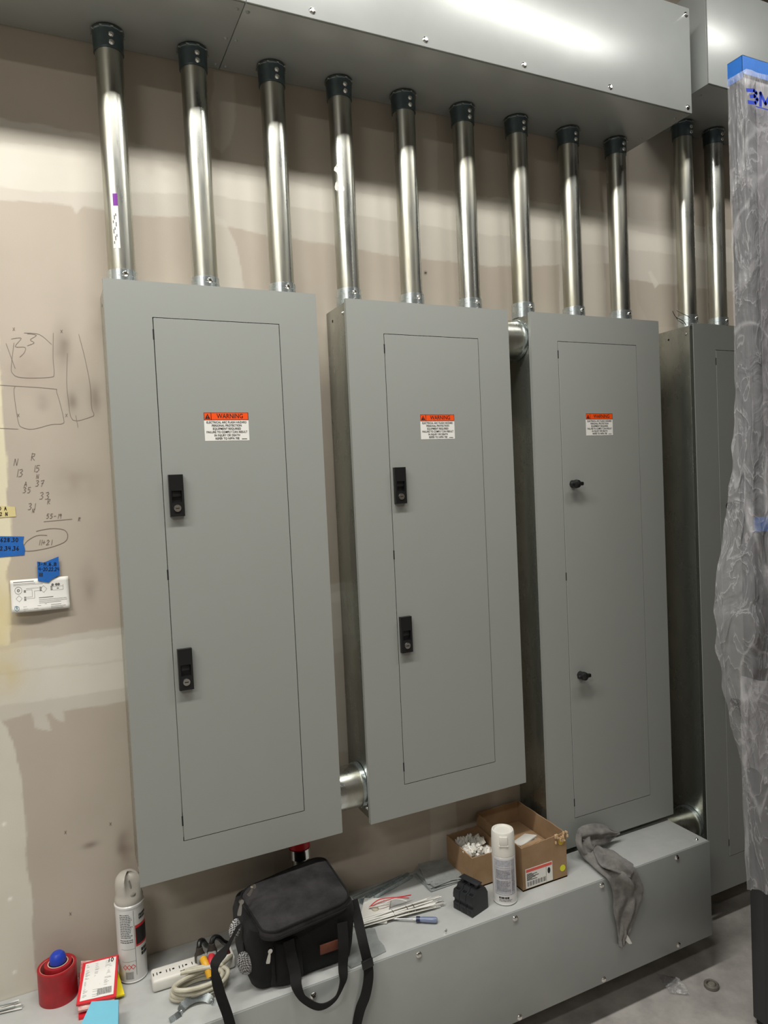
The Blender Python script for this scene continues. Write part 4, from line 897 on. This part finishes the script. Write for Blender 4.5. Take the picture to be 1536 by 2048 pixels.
for k in range(34):
    if (k*7) % 5 < 3: q.box(x0+.006+k*.0019, x0+.006+k*.0019+.0012, yb-.0007, yb-.0004, z0+.005, z0+.018)
q.build('barcode', INK, lb); q = MB()
for k in range(7): q.box(x0+.004, x0+.022+(k*13 % 5)*.006, yb-.0007, yb-.0004, z1-.016-k*.003, z1-.0145-k*.003)
q.box(x0+.072, x0+.0725, yb-.0007, yb-.0004, z0+.003, z1-.011); q.lathe([(.005, 0), (.005, .0003)], (x0+.082, yb-.0004, z1-.024), 14, 'y', 1, 1.8)
q.build('label_print', INK, lb)
q = MB(); q.lathe([(.0095, 0), (.0095, .0004)], (1.150, yb, WZ+.030), 28, 'y'); q.build('yellow_dot', YELS, t)
q = MB(); q.lathe([(.0105, 0), (.0105, .0004)], (1.148, yb, WZ+.110), 28, 'y'); q.build('faded_yellow_dot', mat('dull yellow sticker', (204, 176, 62), .6), t)
q = MB(); rr_ = random.Random(3)
for k in range(26):
    x = 1.124+rr_.uniform(0, .045); z = WZ+.118+rr_.uniform(-.006, .018); l = rr_.uniform(.003, .008); a = rr_.uniform(0, PI)
    q.box(x-.0012, x+.0012, yb-.004-rr_.uniform(0, .003), yb, z-l/2, z+l/2)
q.build('torn_paper_fringe', mat('torn kraft paper', (214, 184, 144), .8), t)
q = MB(); q.slab([(1.0105, yb+.004, WZ+.124), (1.085, yb+.004, WZ+.128), (1.083, yb+.020, WZ+.1285), (1.013, yb+.014, WZ+.125)], .001, (0, 0, 1)); q.build('bent_flap', CARD, t)
for k, (x, y, z, a, lab) in enumerate(((1.058, -.190, .108, .35, 'white plastic plate sticking up in the larger box, nearest the can'), (1.066, -.180, .095, .1, 'white plastic plate lying lower in the larger box'))):
    T = Matrix.Translation((x, y, WZ+z)) @ Matrix.Rotation(a, 4, 'Z') @ Matrix.Rotation(-.22+.1*k, 4, 'X'); q = MB(T); q.box(-.04, .04, -.022, .022, 0, .006, .002); tag(q.build('plastic_plate', WHITEP), lab, 'plate', 'plates in the larger box')
q = MB(); q.box(1.014, 1.160, -.240, -.022, WZ+.005, WZ+.075, .004); tag(q.build('packed_carton', CARD), 'plain cardboard filler inside the larger box under the white plates', 'carton')
t = thing('cardboard_box', 'smaller open cardboard box full of white plastic fittings, left of the larger box', 'cardboard box', (.94, -.12, WZ), 'open cardboard boxes')
cbox(t, .893, 1.004, -.168, -.024, .090, hs=(.090, .090, .098, .096))
q = MB(); q.box(.898, .999, -.163, -.030, WZ+.005, WZ+.070, .004); tag(q.build('fitting_heap', mat('cream packed fittings', (196, 190, 176), .6, 0, .3, 80, bump=.8, bscale=120)), 'cream heap of small fittings filling the smaller box', 'fittings', kind='stuff')
rr_ = random.Random(12); g = 'white plastic fittings in the smaller box'; first = None
for k in range(44):
    x = .907+.076*rr_.random(); y = -.152+.105*rr_.random()
    if first is None:
        first = thing('plastic_fitting', 'white plastic wire fitting heaped in the smaller cardboard box', 'fitting', (0, 0, 0), g)
        q = MB(); q.lathe([(.0035, 0), (.0075, .002), (.0075, .010), (.005, .016), (.0035, .022), (0, .023)], seg=14); q.build('cap_body', WHITEP, first)
        for s in (-1, 1): q = MB(); q.box(s*.0085-.0015, s*.0085+.0015, -.002, .002, .002, .018, .0008, 1); q.build('wing', WHITEP, first); 
        o = first
    else: o = copy_tree(first)
    o.location = (x, y, WZ+.071+.010*rr_.random()); o.rotation_euler = (rr_.uniform(-.9, .9), rr_.uniform(-.9, .9), rr_.uniform(0, 6))
t = first

# grey towel over the trough edge
def towel():
    t = thing('towel', 'grey terry cloth draped over the trough edge below the third panel', 'cloth', (1.33, -.2, WZ))
    def pr(a, b, pl, v): return at(a, b, pl, v)
    def fold(rows, name, nu=30, sub=7, seed=0, amp=.006, kf=3):
        Ls = spline([r[0] for r in rows], sub); Rs = spline([r[1] for r in rows], sub); am = [r[2] for r in rows]; n = len(Ls); R_ = []
        for j in range(n):
            f = j/(n-1)*(len(rows)-1); k = min(int(f), len(rows)-2); bul = am[k]+(am[k+1]-am[k])*(f-k)
            dj = (Ls[min(j+1, n-1)]+Rs[min(j+1, n-1)]-Ls[max(j-1, 0)]-Rs[max(j-1, 0)]).normalized(); ac = (Rs[j]-Ls[j]).normalized(); nn = ac.cross(dj).normalized()
            if nn.dot(CP-Ls[j]) < 0: nn = -nn
            row = []
            for i in range(nu+1):
                u = i/nu; p = Ls[j].lerp(Rs[j], u); w_ = math.sin(PI*u)**.7
                fo = bul*w_*(.65+.35*math.cos(u*PI*2*kf+j*.05+seed))+amp*noise.noise(Vector((u*4+seed, j*.09, seed)))*w_+.0018*noise.noise(p*120)
                row.append(p+nn*fo)
            R_.append(row)
        q = MB(); q.loft(R_); return q.build(name, TOWEL, t, 80, solid=.004)
    Z = WZ
    yy = -.178
    A = [(pr(1166, 1680, 'y', -.19), pr(1153, 1668, 'y', yy), .004), (pr(1180, 1692, 'y', -.20), pr(1160, 1655, 'y', yy), .012), (pr(1196, 1694, 'y', -.20), pr(1183, 1648, 'y', yy), .018),
         (pr(1212, 1688, 'y', -.195), pr(1206, 1650, 'y', yy), .014), (pr(1226, 1678, 'y', -.185), pr(1223, 1659, 'y', yy), .006), (pr(1237, 1670, 'y', -.182), pr(1238, 1665, 'y', yy), .001)]
    fold(A, 'upper_fold', seed=1, amp=.012, kf=1)
    B = [(pr(1152, 1668, 'y', -.182), pr(1186, 1676, 'y', -.19), .006), (pr(1152, 1690, 'y', -.195), pr(1190, 1692, 'y', -.205), .012), (pr(1165, 1714, 'z', Z+.014), pr(1205, 1697, 'z', Z+.018), .016),
         (pr(1180, 1728, 'z', Z+.010), pr(1222, 1702, 'z', Z+.014), .016), (pr(1195, 1742, 'z', Z+.008), pr(1243, 1722, 'z', Z+.010), .014), (pr(1213, 1757, 'y', WY-.008), pr(1266, 1733, 'y', WY-.008), .010),
         (pr(1223, 1775, 'y', WY-.010), pr(1281, 1762, 'y', WY-.010), .012), (pr(1227, 1800, 'y', WY-.008), pr(1285, 1782, 'y', WY-.010), .014), (pr(1227, 1822, 'y', WY-.008), pr(1277, 1812, 'y', WY-.008), .014),
         (pr(1233, 1850, 'y', WY-.006), pr(1263, 1848, 'y', WY-.006), .010), (pr(1236, 1872, 'y', WY-.005), pr(1256, 1870, 'y', WY-.005), .006), (pr(1238, 1893, 'y', WY-.004), pr(1250, 1888, 'y', WY-.004), .003)]
    fold(B, 'hanging_fold', seed=4, amp=.020, kf=2)
    C_ = [(pr(1200, 1702, 'z', Z+.022), pr(1186, 1700, 'z', Z+.03), .002), (pr(1222, 1700, 'z', Z+.030), pr(1200, 1730, 'z', Z+.022), .008), (pr(1245, 1716, 'z', Z+.026), pr(1222, 1740, 'y', WY-.018), .008), (pr(1265, 1728, 'z', Z+.016), pr(1262, 1756, 'y', WY-.022), .005)]
    fold(C_, 'front_flap', seed=7, amp=.014, kf=1)
    P_ = [at(a, b, 'y', WY-.012) for a, b in ((1253, 1868), (1257, 1874), (1264, 1887), (1258, 1888), (1250, 1880))]; q = MB(); q.slab(P_, .0008, (0, -1, 0)); q.build('care_tag', PAPER, t)
towel()

# loose wire ends on top of the fourth panel
t = thing('wire_tails', 'thin loose wire ends curling on top of the fourth panel', 'wire', (1.90, -.10, ZT))
for k, pts in enumerate((((1345, 622), (1352, 634), (1366, 642), (1372, 650)), ((1353, 620), (1366, 628), (1378, 634), (1380, 642)), ((1348, 628), (1356, 640), (1367, 648)))):
    q = MB(); q.tube(spline([at(a, b, 'y', -.13+.012*k) for a, b in pts], 6), .0012, 6); q.build('wire', CHROME, t)

# ------------------------------------------------------------------ wrapped cabinet
KX, KY, KZ = 1.610, -.547, 2.700
kb = -.505
ZB = at(1505, 1050, 'y', KY).z
t = thing('equipment_cabinet', 'tall dark cabinet under clear plastic at the right edge', 'cabinet', (1.92, -.50, 0))
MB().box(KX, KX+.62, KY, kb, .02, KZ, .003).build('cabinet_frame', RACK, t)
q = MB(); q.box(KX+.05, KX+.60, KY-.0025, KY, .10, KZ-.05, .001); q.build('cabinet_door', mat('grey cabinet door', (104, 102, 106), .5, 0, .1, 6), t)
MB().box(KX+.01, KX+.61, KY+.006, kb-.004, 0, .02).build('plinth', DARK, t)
MB().box(KX-.0012, KX+.30, KY-.0037, KY-.0026, ZB-.02, ZB+.02).build('blue_tape_band', BLUET, t)
def sheet():
    t = thing('plastic_sheet', 'clear wrinkled masking film hanging over the tall cabinet, blue tape along its top', 'plastic sheet', (1.75, KY, 1.0))
    rows = []; Zt = KZ-.036
    sil = [(780, 0), (840, 8), (900, 16), (1000, 30), (1100, 52), (1170, 68), (1230, 78), (1300, 74), (1400, 58), (1460, 40), (1500, 26), (1560, 10)]
    import bisect
    def bulge(z):
        s = z-0
        py = 118+(KZ-z)*744     # approximate height seen from the room
        if py < 780: return .004
        for i in range(len(sil)-1):
            if sil[i][0] <= py <= sil[i+1][0]:
                f = (py-sil[i][0])/(sil[i+1][0]-sil[i][0]); return .004+(sil[i][1]+(sil[i+1][1]-sil[i][1])*f)/700
        return .012
    def hem(u):   # lower edge height along the sheet
        return .735+.0*u
    n = 220
    for j in range(n+1):
        f = j/n; row = []
        for i in range(71):
            u = i/70; zb = .74-.10*max(0, u-.3)+.03*math.sin(u*9)
            z = Zt-(Zt-zb)*f; b = bulge(z)
            # path: rear edge of the left side -> corner -> across the front
            if u < .3: k = u/.3; x = KX-.003-b*(1-.35*k); y = kb+(KY-kb-.008)*k-b*.3*k
            elif u < .36: k = (u-.3)/.06; x = KX-.003-b*.65*(1-k); y = KY-.008-b*.3-.006*k
            else: k = (u-.36)/.64; x = KX-.003+.50*k; y = KY-.014-b*.3*(1-k)-.010*f
            p = Vector((x, y, z)); sc = .003+.010*min(1, b*25)
            nx = noise.noise(Vector((u*9, z*5, 1))); ny = noise.noise(Vector((u*14+5, z*9, 7))); n3 = 1-2*abs(noise.noise(Vector((u*20, z*11+3, 2))))
            n4 = (1-2*abs(noise.noise(Vector((u*34+z*3, z*16-u*9, 5)))))**3
            p.x += -abs(nx)*sc-.0015*n3-.0008*n4; p.y += -abs(ny)*sc*1.2-.0025*n3-.0014*n4
            row.append(p)
        rows.append(row)
    q = MB(); q.loft(rows); q.build('film', FILM, t, 180)
    rows = []
    for j in range(40):
        f = j/39; row = []
        for i in range(25):
            u = i/24; z = 1.02-(1.02-(.40+.02*math.sin(u*7)))*f; b = .028+.018*math.sin(f*PI*.9+.4)
            if u < .3: k = u/.3; x = KX-b*.45; y = kb+(KY-kb-.02)*k
            else: k = (u-.3)/.7; x = KX-b*.45*(1-k)+.45*k; y = KY-.020-b*(.3+.3*math.sin(k*3))
            p = Vector((x, y, z)); p.x -= .006*noise.noise(Vector((u*8, z*7, 4))); p.y -= .010*abs(noise.noise(Vector((u*11, z*8, 9)))); row.append(p)
        rows.append(row)
    q = MB(); q.loft(rows); q.build('lower_film', FILM, t, 180)
    tp = MB(); z0, z1 = KZ-.040, KZ+.008
    tp.box(KX-.004, KX-.002, KY-.004, kb, z0-.012, z1); tp.box(KX-.004, KX+.55, KY-.0045, KY-.0028, z0, z1); tp.box(KX-.004, KX+.55, KY-.0045, kb, z1-.001, z1); tp.build('blue_tape', BLUET, t)
    y = KY-.036
    def word(name, strokes, wd):
        q = MB()
        for st in strokes:
            P = [at(a, b, 'y', y) for a, b in st]; stroke(q, P, wd)
        q.build(name, FILMB, t)
    word('printed_digit', [[(1494, 180), (1508, 181), (1513, 186), (1509, 192), (1501, 193)], [(1509, 193), (1515, 199), (1511, 206), (1497, 204)]], .0095)
    word('printed_letter', [[(1521, 211), (1521, 186), (1531, 208), (1541, 190), (1541, 216)]], .0105)
    word('printed_underline', [[(1512, 213), (1560, 226)]], .003)
sheet()

# ------------------------------------------------------------------ on the floor
q = MB(); rows = []
Pq = [at(a, b, 'z', .003) for a, b in ((1312, 1950), (1345, 1958), (1380, 1992), (1340, 1988))]
for j in range(13):
    row = []
    for i in range(13):
        u, v = i/12, j/12; p = Pq[0].lerp(Pq[1], u).lerp(Pq[3].lerp(Pq[2], u), v); p.z += .004+.010*abs(noise.noise(Vector((u*4, v*4, 2))))+.018*math.sin(PI*v)*u; row.append(p)
    rows.append(row)
q.loft(rows); tag(q.build('plastic_scrap', FILM2, None, 180), 'crumpled clear plastic scrap on the concrete floor', 'plastic scrap')
c = at(1423, 1974, 'z', .0); t = thing('rubber_cap', 'small grey rubber cap lying on the floor near the cabinet', 'cap', c)
RUB = mat('grey rubber', (112, 108, 100), .6)
q = MB(); q.lathe([(.016, 0), (.022, .002), (.022, .010), (.018, .014), (.014, .012), (.013, .005), (0, .005)], c, 32); q.build('cap_cup', RUB, t)
q = MB(); q.lathe([(.012, .004), (.013, .009), (.010, .012), (0, .012)], c, 24, sx=1, sy=.8); q.build('inner_disc', mat('light rubber', (132, 128, 118), .6), t)
